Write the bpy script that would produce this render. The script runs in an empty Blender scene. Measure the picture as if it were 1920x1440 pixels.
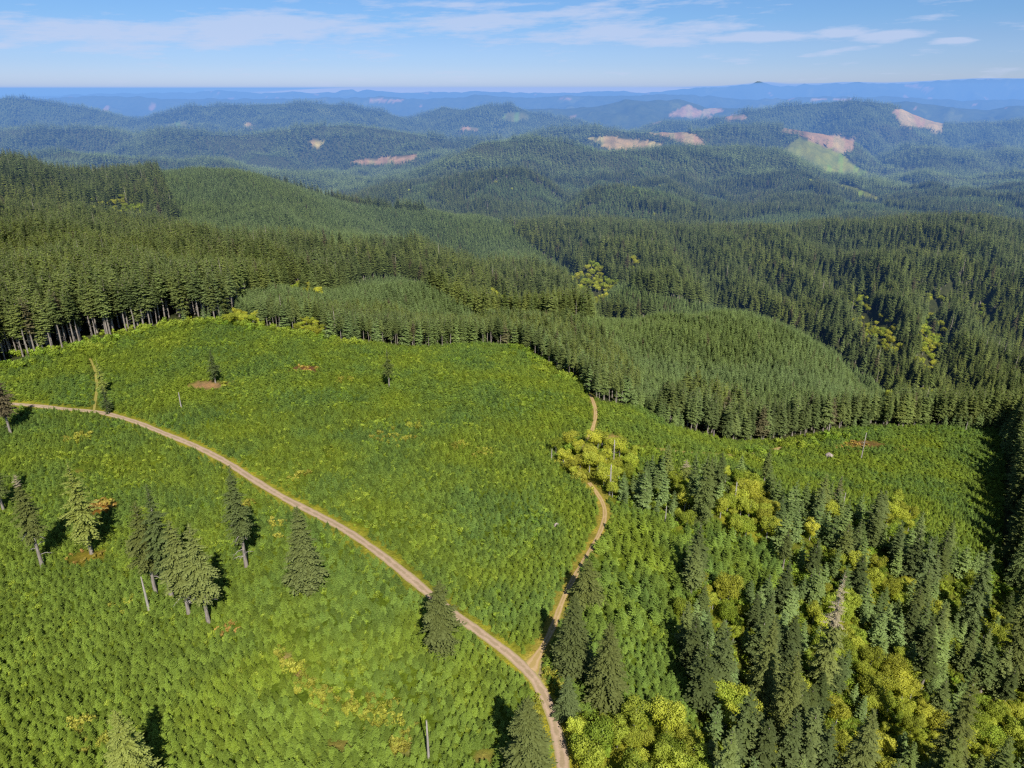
import bpy, math, random
import numpy as np
rng = np.random.default_rng(7)
random.seed(7)
S = bpy.context.scene
COL = S.collection
FPX = 1333.0                      # focal length in pixels of the 1920 wide photograph
PITCH = math.radians(22.6)
CAMZ = 150.0
cp, sp = math.cos(PITCH), math.sin(PITCH)

# ------------------------------------------------------------------ helpers
def tag(o, label=None, cat=None, group=None, kind=None):
    if label: o['label'] = label
    if cat: o['category'] = cat
    if group: o['group'] = group
    if kind: o['kind'] = kind
    return o

def add(o):
    COL.objects.link(o); return o

def mesh_np(name, V, F, mats=(), mi=None, attrs=None):
    """F: int array (n,3) or (n,4) or list of such arrays"""
    if not (isinstance(F, (list, tuple)) and isinstance(F[0], np.ndarray)): F = [np.asarray(F)]
    F = [np.asarray(f, dtype=np.int32) for f in F if len(f)]
    me = bpy.data.meshes.new(name)
    V = np.asarray(V, dtype=np.float32)
    me.vertices.add(len(V)); me.vertices.foreach_set('co', V.ravel())
    nl = sum(f.size for f in F); npoly = sum(len(f) for f in F)
    me.loops.add(nl); me.polygons.add(npoly)
    me.loops.foreach_set('vertex_index', np.concatenate([f.ravel() for f in F]))
    tot = np.concatenate([np.full(len(f), f.shape[1], dtype=np.int32) for f in F])
    st = np.concatenate([[0], np.cumsum(tot)[:-1]]).astype(np.int32)
    me.polygons.foreach_set('loop_start', st)
    for m in mats: me.materials.append(m)
    if mi is not None: me.polygons.foreach_set('material_index', np.asarray(mi, dtype=np.int32))
    for k, a in (attrs or {}).items():
        a = np.asarray(a, dtype=np.float32)
        if a.ndim == 1:
            at = me.attributes.new(k, 'FLOAT', 'POINT'); at.data.foreach_set('value', a)
        else:
            at = me.attributes.new(k, 'FLOAT_COLOR', 'POINT')
            if a.shape[1] == 3: a = np.hstack([a, np.ones((len(a), 1), dtype=np.float32)])
            at.data.foreach_set('color', a.ravel())
    me.update(calc_edges=True)
    return me

def srgb(r, g, b):
    return tuple((c / 255 / 12.92) if c / 255 <= 0.04045 else ((c / 255 + 0.055) / 1.055) ** 2.4 for c in (r, g, b))

# ------------------------------------------------------------------ noise
def _hash(ix, iy, seed):
    h = (ix.astype(np.int64) * 374761393 + iy.astype(np.int64) * 668265263 + seed * 1442695041) & 0xFFFFFFFF
    h = ((h ^ (h >> 13)) * 1274126177) & 0xFFFFFFFF
    h = (h ^ (h >> 16)) & 0xFFFFFFFF
    return h / 4294967295.0
def noise2(x, y, seed=0):
    x = np.asarray(x, dtype=np.float64); y = np.asarray(y, dtype=np.float64)
    ix = np.floor(x); iy = np.floor(y); fx = x - ix; fy = y - iy
    ux = fx * fx * fx * (fx * (fx * 6 - 15) + 10); uy = fy * fy * fy * (fy * (fy * 6 - 15) + 10)
    def g(dx, dy):
        a = _hash(ix + dx, iy + dy, seed) * 2 * np.pi
        return np.cos(a) * (fx - dx) + np.sin(a) * (fy - dy)
    a = g(0, 0) * (1 - ux) + g(1, 0) * ux
    b = g(0, 1) * (1 - ux) + g(1, 1) * ux
    return (a * (1 - uy) + b * uy) * 1.5        # about -1..1
def fbm(x, y, seed=0, oct=4, lac=2.03, gain=0.5):
    s = 0; a = 1; t = 0
    for i in range(oct):
        s = s + a * noise2(x, y, seed + i * 17); t += a
        x = x * lac + 3.7; y = y * lac + 9.1; a *= gain
    return s / t
def ridged(x, y, seed=0, oct=4, gain=0.5):
    s = 0; a = 1; t = 0
    for i in range(oct):
        n = 1 - np.abs(noise2(x, y, seed + i * 31)) * 1.6
        s = s + a * n; t += a
        x = x * 2.1 + 5.2; y = y * 2.1 + 1.3; a *= gain
    return s / t
def sstep(a, b, x):
    t = np.clip((x - a) / (b - a), 0, 1); return t * t * (3 - 2 * t)

# ------------------------------------------------------------------ survey: camera geometry used to read map positions off the photograph
def ray(u, v):
    x = (np.asarray(u, float) - 960) / FPX; y = (720 - np.asarray(v, float)) / FPX
    return x, cp + y * sp, -sp + y * cp
def pt(u, v, Y):
    dx, dy, dz = ray(u, v)
    return dx / dy * Y, Y + 0 * dx, CAMZ + dz / dy * Y
def proj(x, y, z):
    D = y * cp - (z - CAMZ) * sp
    D = np.maximum(D, 1.0)
    return 960 + FPX * x / D, 720 - FPX * (y * sp + (z - CAMZ) * cp) / D, D

# ------------------------------------------------------------------ terrain
NEAR = [  # u, v of the ground, forward distance in metres
 (0,1440,121),(300,1440,122),(600,1440,124),(900,1440,124),(1100,1430,125),(1500,1430,148),(1850,1430,172),(2100,1440,185),
 (0,1200,165),(300,1200,164),(600,1200,163),(900,1200,164),(1040,1200,165),(1300,1200,182),(1600,1200,208),(1850,1200,232),(2100,1200,240),
 (-300,1200,165),(-300,900,265),(0,1000,219),(300,1000,219),(600,1000,218),(900,1000,219),(1100,1000,224),(1300,980,250),(1500,1020,252),(1700,1000,280),(1900,1000,300),(2100,1000,300),
 (0,880,268),(300,880,268),(600,880,267),(900,880,268),(1100,900,270),(1300,900,290),(1500,900,330),(1700,900,345),(1850,900,360),(2050,900,360),
 (60,765,333),(0,690,384),(-300,720,370),(200,700,377),(400,720,362),(600,740,348),(730,720,365),(900,760,345),(1110,750,372),(1100,840,308),(1300,830,350),
 (1450,835,400),(1580,810,420),(1700,810,425),(1850,800,432),(1980,800,440),
 (150,650,418),(330,605,465),(430,600,475),(520,615,470),(640,637,455),(760,648,462),(900,640,498),(980,650,495),(1050,690,450),(1230,775,402),
 (-300,560,560),(0,500,650),(0,400,1000),(-300,400,900),(0,318,1300),(-400,310,1300),(90,335,1300),(160,350,1350),(150,440,850),
 (300,480,800),(500,450,950),(300,400,1100),(200,328,1500),(290,342,1500),(350,338,1500),(460,340,1500),(540,352,1480),(640,388,1430),(700,410,1400),
 (600,420,1200),(800,460,1080),(900,500,960),(980,530,900),(1040,560,870),(740,535,700),(660,560,650),(830,560,690),(740,600,600),(880,592,640),(560,560,640),(560,500,800),(950,622,560),
 (700,480,950),(1000,590,720),(800,400,1500),(900,440,1420),(1000,470,1330),
 (1100,600,620),(1200,640,610),(1200,605,740),(1300,610,760),(1400,625,760),(1300,700,560),(1450,720,520),(1550,675,700),(1600,740,590),(1680,765,620),
 (1200,560,900),(1300,545,980),(1450,590,960),(1100,540,950),(1300,520,1050),(1200,470,1200),(1100,440,1400),(1200,440,1400),(1400,445,1400),(1550,438,1400),(1650,430,1400),
 (1780,422,1400),(1850,430,1400),(1950,450,1400),(2200,500,1300),(1500,560,980),(1560,640,860),(1700,560,950),(1750,680,800),(1650,730,730),(1800,740,730),(1880,770,700),(1700,480,1120),(1500,480,1180),(1900,600,900),(2000,680,800),(2150,760,760),
]
BACK = [(-700,1700,-150),(-300,1750,-160),(0,1800,-170),(300,1800,-180),(700,1850,-190),(1100,1850,-190),(1500,1800,-180),
        (-700,2200,-180),(0,2200,-200),(700,2300,-200),(1400,2200,-200),(0,-100,8),(0,0,4),(200,0,2),(-200,0,6),(-400,-300,10),(400,-300,5),(500,0,-20),(-500,0,5),
        (200,60,0),(-200,60,2),(0,60,2),(300,60,-20)]
DIPS = [(1300,612,850,-42),(1400,628,850,-48),(1520,665,800,-48),(1620,720,730,-42),(1180,600,830,-30),(1080,590,800,-20),(740,535,790,-34),(830,560,775,-28),(650,548,740,-16),
        (560,370,1300,-14),(800,440,1300,-20),(330,420,960,-16),(120,330,1420,-40)]
P = np.array([pt(u, v, Y) for u, v, Y in NEAR] + BACK + [(a, b, c + dz) for (a, b, c), dz in [(pt(u, v, Y), dz) for u, v, Y, dz in DIPS]])
def _phi(r): return np.sqrt(r * r + 60.0 ** 2)
def _warp(x, y):     # distances shrink with range so far control points stay smooth
    y = np.asarray(y, float)
    r = np.maximum(y + 400, 50)
    return x / r * 900, 900 * np.log(r / 400)
px_, py_ = _warp(P[:, 0], P[:, 1])
A = _phi(np.hypot(px_[:, None] - px_[None], py_[:, None] - py_[None]))
A[np.diag_indices_from(A)] -= 0.6           # light smoothing
zm = P[:, 2].mean()
W = np.linalg.solve(A, P[:, 2] - zm)
def near_h(x, y):
    a, b = _warp(x, y)
    sh = np.shape(a); a = np.ravel(a); b = np.ravel(b); out = np.empty(len(a))
    for i in range(0, len(a), 20000):
        s = slice(i, i + 20000)
        out[s] = _phi(np.hypot(a[s, None] - px_[None], b[s, None] - py_[None])) @ W
    return out.reshape(sh) + zm

RIDGES = [ # (distance, half width, [(u, v) of the crest])
 (2050, 330, [(1000,470),(1060,400),(1100,372),(1150,360),(1200,358),(1260,370),(1310,392),(1360,430),(1450,500)]),
 (2350, 380, [(560,420),(640,390),(700,365),(800,352),(850,342),(900,334),(980,330),(1030,350),(1070,385),(1110,430)]),
 (2300, 420, [(1500,470),(1600,420),(1700,392),(1800,385),(1900,375),(2000,370),(2200,365)]),
 (3200, 620, [(600,400),(700,345),(770,332),(850,296),(900,270),(960,266),(1050,265),(1130,284),(1250,282),(1400,284),(1480,290),(1550,322),(1640,352),(1700,372),(1760,400)]),
 (3300, 500, [(-200,300),(0,300),(100,285),(200,290),(330,305),(420,300),(500,320),(640,330)]),
 (3600, 500, [(1600,380),(1680,345),(1750,330),(1830,335),(1900,320),(2000,310),(2200,300)]),
 (4700, 800, [(-300,240),(0,246),(60,240),(160,242),(240,258),(330,243),(380,248),(450,252),(560,240),(640,236),(720,242),(850,262),(950,265),(1010,290)]),
 (4900, 800, [(900,280),(950,262),(1000,250),(1100,240),(1190,246),(1250,243),(1330,240),(1400,236),(1450,234),(1500,244),(1600,262),(1640,295),(1700,330)]),
 (4700, 700, [(1560,330),(1650,300),(1720,275),(1790,285),(1850,292),(1920,285),(2100,280)]),
 (6800,1000, [(-500,190),(-200,185),(0,184),(40,182),(100,193),(200,216),(280,238),(400,260),(500,275)]),
 (7200, 900, [(240,250),(300,214),(360,198),(450,195),(550,192),(640,197),(720,207),(760,220),(830,240),(900,255)]),
 (7400, 900, [(700,250),(760,225),(800,212),(830,199),(870,205),(900,197),(960,197),(1000,212),(1060,222),(1120,235)]),
 (6600, 900, [(1180,245),(1250,225),(1310,232),(1360,215),(1420,205),(1500,196),(1580,186),(1660,194),(1700,212),(1780,232),(1850,228),(1950,225),(2200,220)]),
 (10500,1400,[(-500,200),(0,215),(200,220),(600,222),(900,210),(1000,202),(1060,204),(1130,196),(1170,183),(1200,189),(1280,186),(1330,200),(1380,204),(1500,200),(1600,196),(1700,190),(1760,198),(1850,204),(1920,197),(2200,190)]),
 (16000,1800,[(-500,182),(0,186),(100,183),(200,179),(300,183),(400,186),(560,184),(640,179),(800,183),(900,178),(1000,182),(1100,180),(1300,176),(1400,184),(1650,178),(1800,188),(1920,184),(2300,184)]),
 (25000,2600,[(-600,185),(-100,184),(60,180),(200,175),(340,172),(400,168),(440,172),(540,173),(600,172),(630,172),(645,167),(660,165.5),(668,170),(678,168),(690,166.5),(705,171),(760,173),(860,172),(900,170),(960,173),(1050,174),(1100,172),(1170,170),(1190,174),(1250,169),(1300,163),(1340,163),(1380,160),(1410,158),(1432,151),(1460,159),(1490,160),(1510,155),(1530,158),(1600,153),(1640,157),(1700,155),(1780,150),(1840,147),(1920,148),(2100,150),(2400,158)]),
]
RW = []
for D_, w_, cr in RIDGES:
    q = np.array([pt(u, v, D_) for u, v in cr]); RW.append((D_, w_, q[:, 0], q[:, 2]))
def far_h(x, y):
    x = np.asarray(x, float); y = np.asarray(y, float)
    base = -200 - 110 * sstep(2400, 4200, y)
    h = base + 18 * fbm(x / 900, y / 900, 5, 3); win = np.zeros(np.shape(x))
    for D_, w_, qx, qz in RW:
        k = D_ / 5000.0; w_ = w_ * .72
        dy = y - D_ - 0.40 * w_ * noise2(x / (w_ * 1.3), 0 * y + D_ * .013, 3)      # the crest wanders
        a = np.abs(dy) / w_
        spur = 0.75 * fbm(x / (w_ * .5), y / (w_ * 1.3), int(D_) % 97, 3)            # spurs run down the face
        g = np.exp(-(a * (1 + spur * sstep(0.1, .7, a))) ** 1.35)
        edge = sstep(qx[0] - w_, qx[0] + w_ * .3, x) * (1 - sstep(qx[-1] - w_ * .3, qx[-1] + w_, x))
        zc = np.interp(x, qx, qz)
        hr = base + (zc - base) * g * edge + (3.0 * k + 3.4 * np.minimum(k * k, 9)) * fbm(x / (90 * k + 40), y / (160 * k + 40), 11, 3)
        win = np.where(hr > h, g * edge, win)
        h = np.maximum(h, hr)
    amp = np.clip(y / 5000, .55, 3.0) * 135 * sstep(1850, 2500, y)
    wl = 250 + y * .045
    n = ridged(x / (wl * 1.35), y / (wl * .85), 23, 4) - 0.80
    h = h + amp * n * (1 - .92 * win ** 4) * sstep(-20, 60, h - base + 40)
    return h
def height(x, y):
    x = np.asarray(x, float); y = np.asarray(y, float)
    n = near_h(x, y) + 0.5 * fbm(x / 22, y / 22, 41, 3) + 1.6 * fbm(x / 90, y / 90, 43, 2)
    g = sstep(520, 900, y)
    right = sstep(-50, 350, x - 0.12 * y)
    n = n + sstep(480, 640, y) * 15 * (ridged(x / 125 + .2 * y / 125, y / 190, 57, 2) - .8) * (1 - .8 * sstep(1250, 1380, y) * (1 - sstep(1480, 1600, y)))
    n = n + g * (22 + 58 * right) * (ridged(x / 230 + 0.35 * y / 230, y / 430, 51, 4) - 0.8) * (1 - .8 * sstep(1250, 1380, y) * (1 - sstep(1480, 1600, y)))
    f = far_h(x, y)
    t = sstep(1620, 1950, y)
    return n * (1 - t) + f * t
# structured sheet
ys = [-420.0]
while ys[-1] < 46000:
    y = ys[-1]
    ys.append(y + (4.2 if y < 620 else max(4.2, (y + 0) * 0.0085)))
ys = np.array(ys); NT = 640
ts = np.linspace(-1, 1, NT)
def hw(y): return 380 + 0.92 * np.maximum(y, 0)
GX = ts[None, :] * hw(ys)[:, None]; GY = np.repeat(ys[:, None], NT, 1)
GZ = height(GX, GY)
NR = len(ys)
def hz(x, y):
    x = np.asarray(x, float); y = np.asarray(y, float)
    r = np.interp(y, ys, np.arange(NR)); r0 = np.clip(np.floor(r).astype(int), 0, NR - 2); fr = r - r0
    t = (np.clip(x / hw(y), -1, 1) + 1) / 2 * (NT - 1); t0 = np.clip(np.floor(t).astype(int), 0, NT - 2); ft = t - t0
    return (GZ[r0, t0] * (1 - ft) + GZ[r0, t0 + 1] * ft) * (1 - fr) + (GZ[r0 + 1, t0] * (1 - ft) + GZ[r0 + 1, t0 + 1] * ft) * fr
YR = np.concatenate([np.arange(40, 900, 1.0), np.geomspace(900, 44000, 1500)])
def hit(u, v):
    """point of the ground seen at (u, v) of the photograph"""
    dx, dy, dz = ray(u, v)
    X = dx / dy * YR; Z = CAMZ + dz / dy * YR
    k = np.argmax(Z < hz(X, YR))
    Y = YR[k]
    if k:
        a, b = YR[k - 1], YR[k]
        for _ in range(14):
            m = (a + b) / 2
            if CAMZ + dz / dy * m < hz(dx / dy * m, m): b = m
            else: a = m
        Y = (a + b) / 2
    return float(dx / dy * Y), float(Y), float(CAMZ + dz / dy * Y)
RAV = [[(1555,500),(1600,560),(1660,640),(1710,720),(1780,760)],[(1730,500),(1750,580),(1770,660),(1800,740)],[(1840,540),(1865,600),(1895,700)],[(1030,470),(1090,520),(1130,560),(1170,590)],[(1430,500),(1480,560),(1540,620),(1600,680)],[(760,430),(850,470),(930,500),(1010,560)],[(1290,470),(1340,540),(1400,590)]]
RAVP = []
for line_ in RAV:
    q = np.array([hit(u, v)[:2] for u, v in line_]); t_ = np.linspace(0, len(q) - 1, 60)
    RAVP.append((np.interp(t_, np.arange(len(q)), q[:, 0]), np.interp(t_, np.arange(len(q)), q[:, 1])))
zone_ = (GY > 560) & (GY < 1700) & (np.abs(GX) < 1500)
zx, zy = GX[zone_], GY[zone_]; dep = np.zeros(len(zx))
for qx, qy in RAVP:
    d2 = np.full(len(zx), 1e9)
    for a, b in zip(qx, qy): d2 = np.minimum(d2, (zx - a) ** 2 + (zy - b) ** 2)
    dep = np.maximum(dep, 40 * np.exp(-np.sqrt(d2 + 60) / 42) * (1 + .3 * noise2(zx / 70, zy / 70, 3)))
GZ[zone_] -= dep
def inpoly(u, v, poly):
    c = np.zeros(np.shape(u), bool); n = len(poly)
    for i in range(n):
        x1, y1 = poly[i]; x2, y2 = poly[(i + 1) % n]
        if y1 == y2: continue
        c ^= ((y1 > v) != (y2 > v)) & (u < (x2 - x1) * (v - y1) / (y2 - y1) + x1)
    return c

# ------------------------------------------------------------------ land cover, read as polygons
PLANT = [(-400,790),(0,695),(60,665),(150,650),(240,625),(330,606),(430,602),(520,618),(640,637),(760,650),(900,642),(975,650),(1010,672),(1050,700),(1085,718),(1120,752),(1200,765),(1260,800),(1350,826),(1450,828),(1520,818),(1560,806),(1650,800),(1760,800),(1875,806),(1885,900),(1875,1000),(1880,1085),(2400,1200),(2400,3200),(-400,3200)]
MIXED = [(1150,868),(1200,880),(1290,905),(1340,880),(1440,905),(1490,955),(1560,945),(1640,985),(1720,1020),(1850,1075),(1960,1090),(2300,1150),(2300,2600),(1380,2600),(1300,1440),(1300,1300),(1260,1200),(1290,1090),(1360,1110),(1440,1130),(1470,1060),(1440,1000),(1380,985),(1330,975),(1290,990),(1200,955),(1150,945),(1135,910)]
TALLER = [(1120,990),(1250,985),(1330,1000),(1440,1000),(1470,1080),(1450,1140),(1350,1150),(1280,1180),(1180,1190),(1100,1180),(1085,1110)]
MATURE_L = [(-400,760),(0,700),(60,668),(150,652),(240,627),(330,606),(430,600),(470,560),(560,548),(700,520),(760,500),(600,470),(420,470),(300,440),(340,420),(300,330),(150,300),(0,260),(-400,260)]
MATURE_C = [(520,550),(560,470),(700,475),(900,470),(1050,500),(1100,590),(1240,590),(1180,605),(1000,605),(890,600),(830,560),(760,525),(700,525),(600,560)]
MATURE_R = [(1230,780),(1350,835),(1450,850),(1520,830),(1600,800),(1700,800),(1900,800),(2400,820),(2400,380),(1650,400),(1000,420),(960,440),(1080,520),(1250,560),(1420,600),(1540,640),(1640,720),(1700,770),(1640,790),(1500,790),(1420,800),(1300,750)]
DECID = [ # polygon, near limit, far limit
 ([(1040,850),(1080,838),(1150,835),(1200,860),(1190,905),(1150,925),(1165,945),(1120,935),(1090,905),(1060,880)],200,420),
 ([(1255,900),(1290,905),(1295,990),(1270,1000)],200,420),([(1355,925),(1400,905),(1450,940),(1460,1010),(1420,1020),(1370,1010),(1345,970)],200,420),
 ([(1560,1060),(1610,1065),(1700,1100),(1720,1130),(1660,1140),(1600,1120)],150,420),([(1520,1130),(1600,1140),(1610,1230),(1560,1270),(1530,1220)],150,420),
 ([(1600,1240),(1680,1240),(1730,1310),(1740,1420),(1660,1420),(1620,1330)],100,420),([(1740,1360),(1860,1340),(1900,1420),(1840,1500),(1740,1480)],100,420),
 ([(1300,1110),(1350,1110),(1420,1170),(1400,1195),(1330,1180)],100,420),([(1060,1360),(1130,1320),(1230,1350),(1300,1420),(1300,1520),(1060,1520)],80,420),
 ([(1310,1300),(1400,1330),(1410,1400),(1330,1380)],80,420),([(1640,955),(1690,950),(1700,1005),(1650,1010)],200,420),([(1820,1180),(1900,1200),(1920,1330),(1850,1300)],100,420),
 ([(1860,1340),(1990,1300),(1990,1450),(1880,1440)],100,420),([(1540,1400),(1640,1390),(1680,1480),(1560,1500)],80,420),
 ([(535,552),(560,532),(600,545),(600,558)],500,900),([(905,585),(915,540),(975,545),(985,600)],500,900),([(1060,570),(1070,500),(1140,500),(1150,560),(1120,590)],600,1200),([(1165,520),(1185,492),(1215,500),(1200,522)],700,1200),
 ([(1585,570),(1600,545),(1640,590),(1690,620),(1680,690),(1630,670)],600,1200),([(1725,600),(1735,560),(1775,570),(1770,690),(1740,720),(1715,700)],600,1200),([(1835,605),(1840,570),(1875,590),(1860,615)],600,1200),
 ([(150,412),(190,385),(260,385),(300,400),(240,425)],700,1500),([(415,610),(440,590),(490,592),(490,612)],380,520),([(555,622),(565,600),(590,605),(625,625),(600,632)],380,520),
 ([(1650,745),(1700,720),(1800,760),(1800,790),(1700,785)],500,800),
]
CLEAR = [ # polygon, near, far, colour
 ([(655,303),(700,298),(785,289),(780,299),(740,308),(680,311)],2400,4400,'pink'),
 ([(1100,260),(1140,257),(1190,262),(1245,270),(1240,277),(1185,283),(1140,280)],2700,5200,'tan'),
 ([(1205,246),(1270,243),(1305,253),(1325,273),(1290,273),(1250,258)],2700,6200,'pink'),
 ([(1460,248),(1470,238),(1540,250),(1600,262),(1600,285),(1580,291),(1540,272),(1500,254)],2700,6000,'pink'),
 ([(1465,282),(1500,256),(1540,273),(1580,291),(1600,308),(1640,332),(1600,332),(1550,327),(1500,302)],2700,6000,'green'),
 ([(1672,206),(1710,203),(1770,225),(1765,249),(1740,241),(1690,236)],4600,9000,'pink'),
 ([(1862,212),(1885,203),(1930,205),(1930,222),(1880,219)],4600,9000,'pink'),([(1360,219),(1385,215),(1402,218),(1400,226),(1365,226)],4600,11000,'pink'),
 ([(1248,218),(1270,207),(1290,196),(1318,215),(1300,221)],6000,12500,'pink'),([(845,246),(870,239),(905,241),(895,247)],4600,9000,'pink'),
 ([(568,270),(590,262),(612,268),(600,276)],2700,6000,'tan'),([(938,225),(950,212),(985,210),(995,222),(960,230)],6000,12500,'grass'),
 ([(300,236),(340,228),(365,238),(330,240)],4600,9000,'grass'),([(455,238),(465,228),(480,238),(470,242)],4000,9000,'tan'),
([(690,185),(760,186),(750,192),(700,192)],9000,18000,'pink'),([(1300,212),(1340,200),(1360,208),(1320,216)],6000,12500,'pink'),
 ([(1040,186),(1060,182),(1072,188)],9000,26000,'pink'),([(1560,345),(1600,350),(1650,372),(1640,385),(1590,365)],2000,4400,'green'),([(1690,158),(1760,166),(1740,172)],14000,30000,'pink'),([(1510,186),(1600,184),(1590,190)],12000,30000,'pink'),
]
def cover_jit(x, y, u, v, D):
    j = np.clip(10000.0 / D, 1.2, 14)
    return u + j * fbm(x / 30 * 300 / D, y / 30 * 300 / D, 61, 3), v + j * .5 * fbm(x / 30 * 300 / D, y / 30 * 300 / D, 67, 3)

# ------------------------------------------------------------------ roads (centre lines surveyed on the photo, laid on the ground)
ROAD_MAIN = [(20,757),(60,760),(120,766),(190,772),(250,788),(310,812),(370,838),(425,868),(480,903),(540,938),(600,966),(660,1000),(720,1045),(780,1095),(840,1145),(900,1185),(950,1222),(990,1250),(1020,1295),(1040,1350),(1055,1410),(1060,1480),(1058,1560)]
TRACK_A = [(990,1256),(1012,1222),(1032,1190),(1045,1155),(1055,1120),(1075,1085),(1100,1045),(1120,1010),(1135,975),(1135,945),(1122,928),(1105,905)]
TRACK_B = [(1094,842),(1103,825),(1113,800),(1118,775),(1112,752),(1106,738)]
TRACK_C = [(1170,838),(1230,843),(1290,850),(1350,853),(1410,850),(1460,840),(1500,828)]
TRACK_D = [(176,770),(180,745),(182,720),(178,690),(168,672)]
def centre(line):
    q = np.array([hit(u, v)[:2] for u, v in line])
    s = np.concatenate([[0], np.cumsum(np.hypot(*np.diff(q, axis=0).T))])
    n = int(s[-1] / 1.5) + 2
    # catmull style smoothing: linear resample then box filter
    si = np.linspace(0, s[-1], n); x = np.interp(si, s, q[:, 0]); y = np.interp(si, s, q[:, 1])
    k = 9
    for _ in range(2):
        xp = np.pad(x, k // 2, mode='reflect', reflect_type='odd'); yp = np.pad(y, k // 2, mode='reflect', reflect_type='odd')
        x = np.convolve(xp, np.ones(k) / k, 'valid'); y = np.convolve(yp, np.ones(k) / k, 'valid')
    return np.stack([x, y], 1)
CL = {k: centre(v) for k, v in dict(main=ROAD_MAIN, a=TRACK_A, b=TRACK_B, c=TRACK_C, d=TRACK_D).items()}
def dist_line(x, y, q):
    x = np.asarray(x, float); out = np.full(x.shape, 1e9)
    box = (x > q[:, 0].min() - 12) & (x < q[:, 0].max() + 12) & (y > q[:, 1].min() - 12) & (y < q[:, 1].max() + 12)
    if box.any():
        a = x[box]; b = y[box]; d = np.empty(len(a))
        for i in range(0, len(a), 20000):
            s = slice(i, i + 20000)
            d[s] = np.sqrt(((a[s, None] - q[None, :, 0]) ** 2 + (b[s, None] - q[None, :, 1]) ** 2).min(1))
        out[box] = d
    return out
# flatten the bench the roads sit on
flat = (GY > 60) & (GY < 520)
for k, wd in (('main', 3.4), ('a', 2.4), ('b', 2.2)):
    d = np.full(GX.shape, 1e9); d[flat] = dist_line(GX[flat], GY[flat], CL[k])
    m = d < 9
    q = CL[k]; zq = near_h(q[:, 0], q[:, 1])
    idx = np.array([np.argmin((q[:, 0] - a) ** 2 + (q[:, 1] - b) ** 2) for a, b in zip(GX[m], GY[m])])
    w = 1 - sstep(wd, 8, d[m])
    GZ[m] = GZ[m] * (1 - w) + zq[idx] * w

# ------------------------------------------------------------------ materials
def new_mat(name):
    m = bpy.data.materials.new(name); m.use_nodes = True
    nt = m.node_tree; nt.nodes.clear()
    return m, nt
def N(nt, t, **kw):
    n = nt.nodes.new(t)
    for k, v in kw.items():
        if k in n.inputs: n.inputs[k].default_value = v
        else: setattr(n, k, v)
    return n
def L(nt, a, b): nt.links.new(a, b)
def mixc(nt, fac, a, b, mode='MIX'):
    n = nt.nodes.new('ShaderNodeMix'); n.data_type = 'RGBA'; n.blend_type = mode
    for s, v in ((n.inputs[0], fac), (n.inputs[6], a), (n.inputs[7], b)):
        if isinstance(v, bpy.types.NodeSocket): L(nt, v, s)
        elif isinstance(v, (int, float)): s.default_value = v
        else: s.default_value = (*v, 1)
    return n.outputs[2]
def math_(nt, op, a, b=None, c=None):
    n = nt.nodes.new('ShaderNodeMath'); n.operation = op
    for s, v in zip(n.inputs, (a, b, c)):
        if v is None: continue
        if isinstance(v, bpy.types.NodeSocket): L(nt, v, s)
        else: s.default_value = v
    return n.outputs[0]
def ramp(nt, fac, stops):
    r = nt.nodes.new('ShaderNodeValToRGB'); e = r.color_ramp.elements
    while len(e) < len(stops): e.new(0.5)
    for el, (p, c) in zip(e, stops):
        el.position = p; el.color = (*c, 1) if len(c) == 3 else c
    L(nt, fac, r.inputs[0]); return r.outputs[0]
def noise_node(nt, vec, scale, detail=3, rough=.55):
    n = N(nt, 'ShaderNodeTexNoise', Scale=scale, Detail=detail, Roughness=rough); L(nt, vec, n.inputs['Vector']); return n.outputs['Fac']

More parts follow.
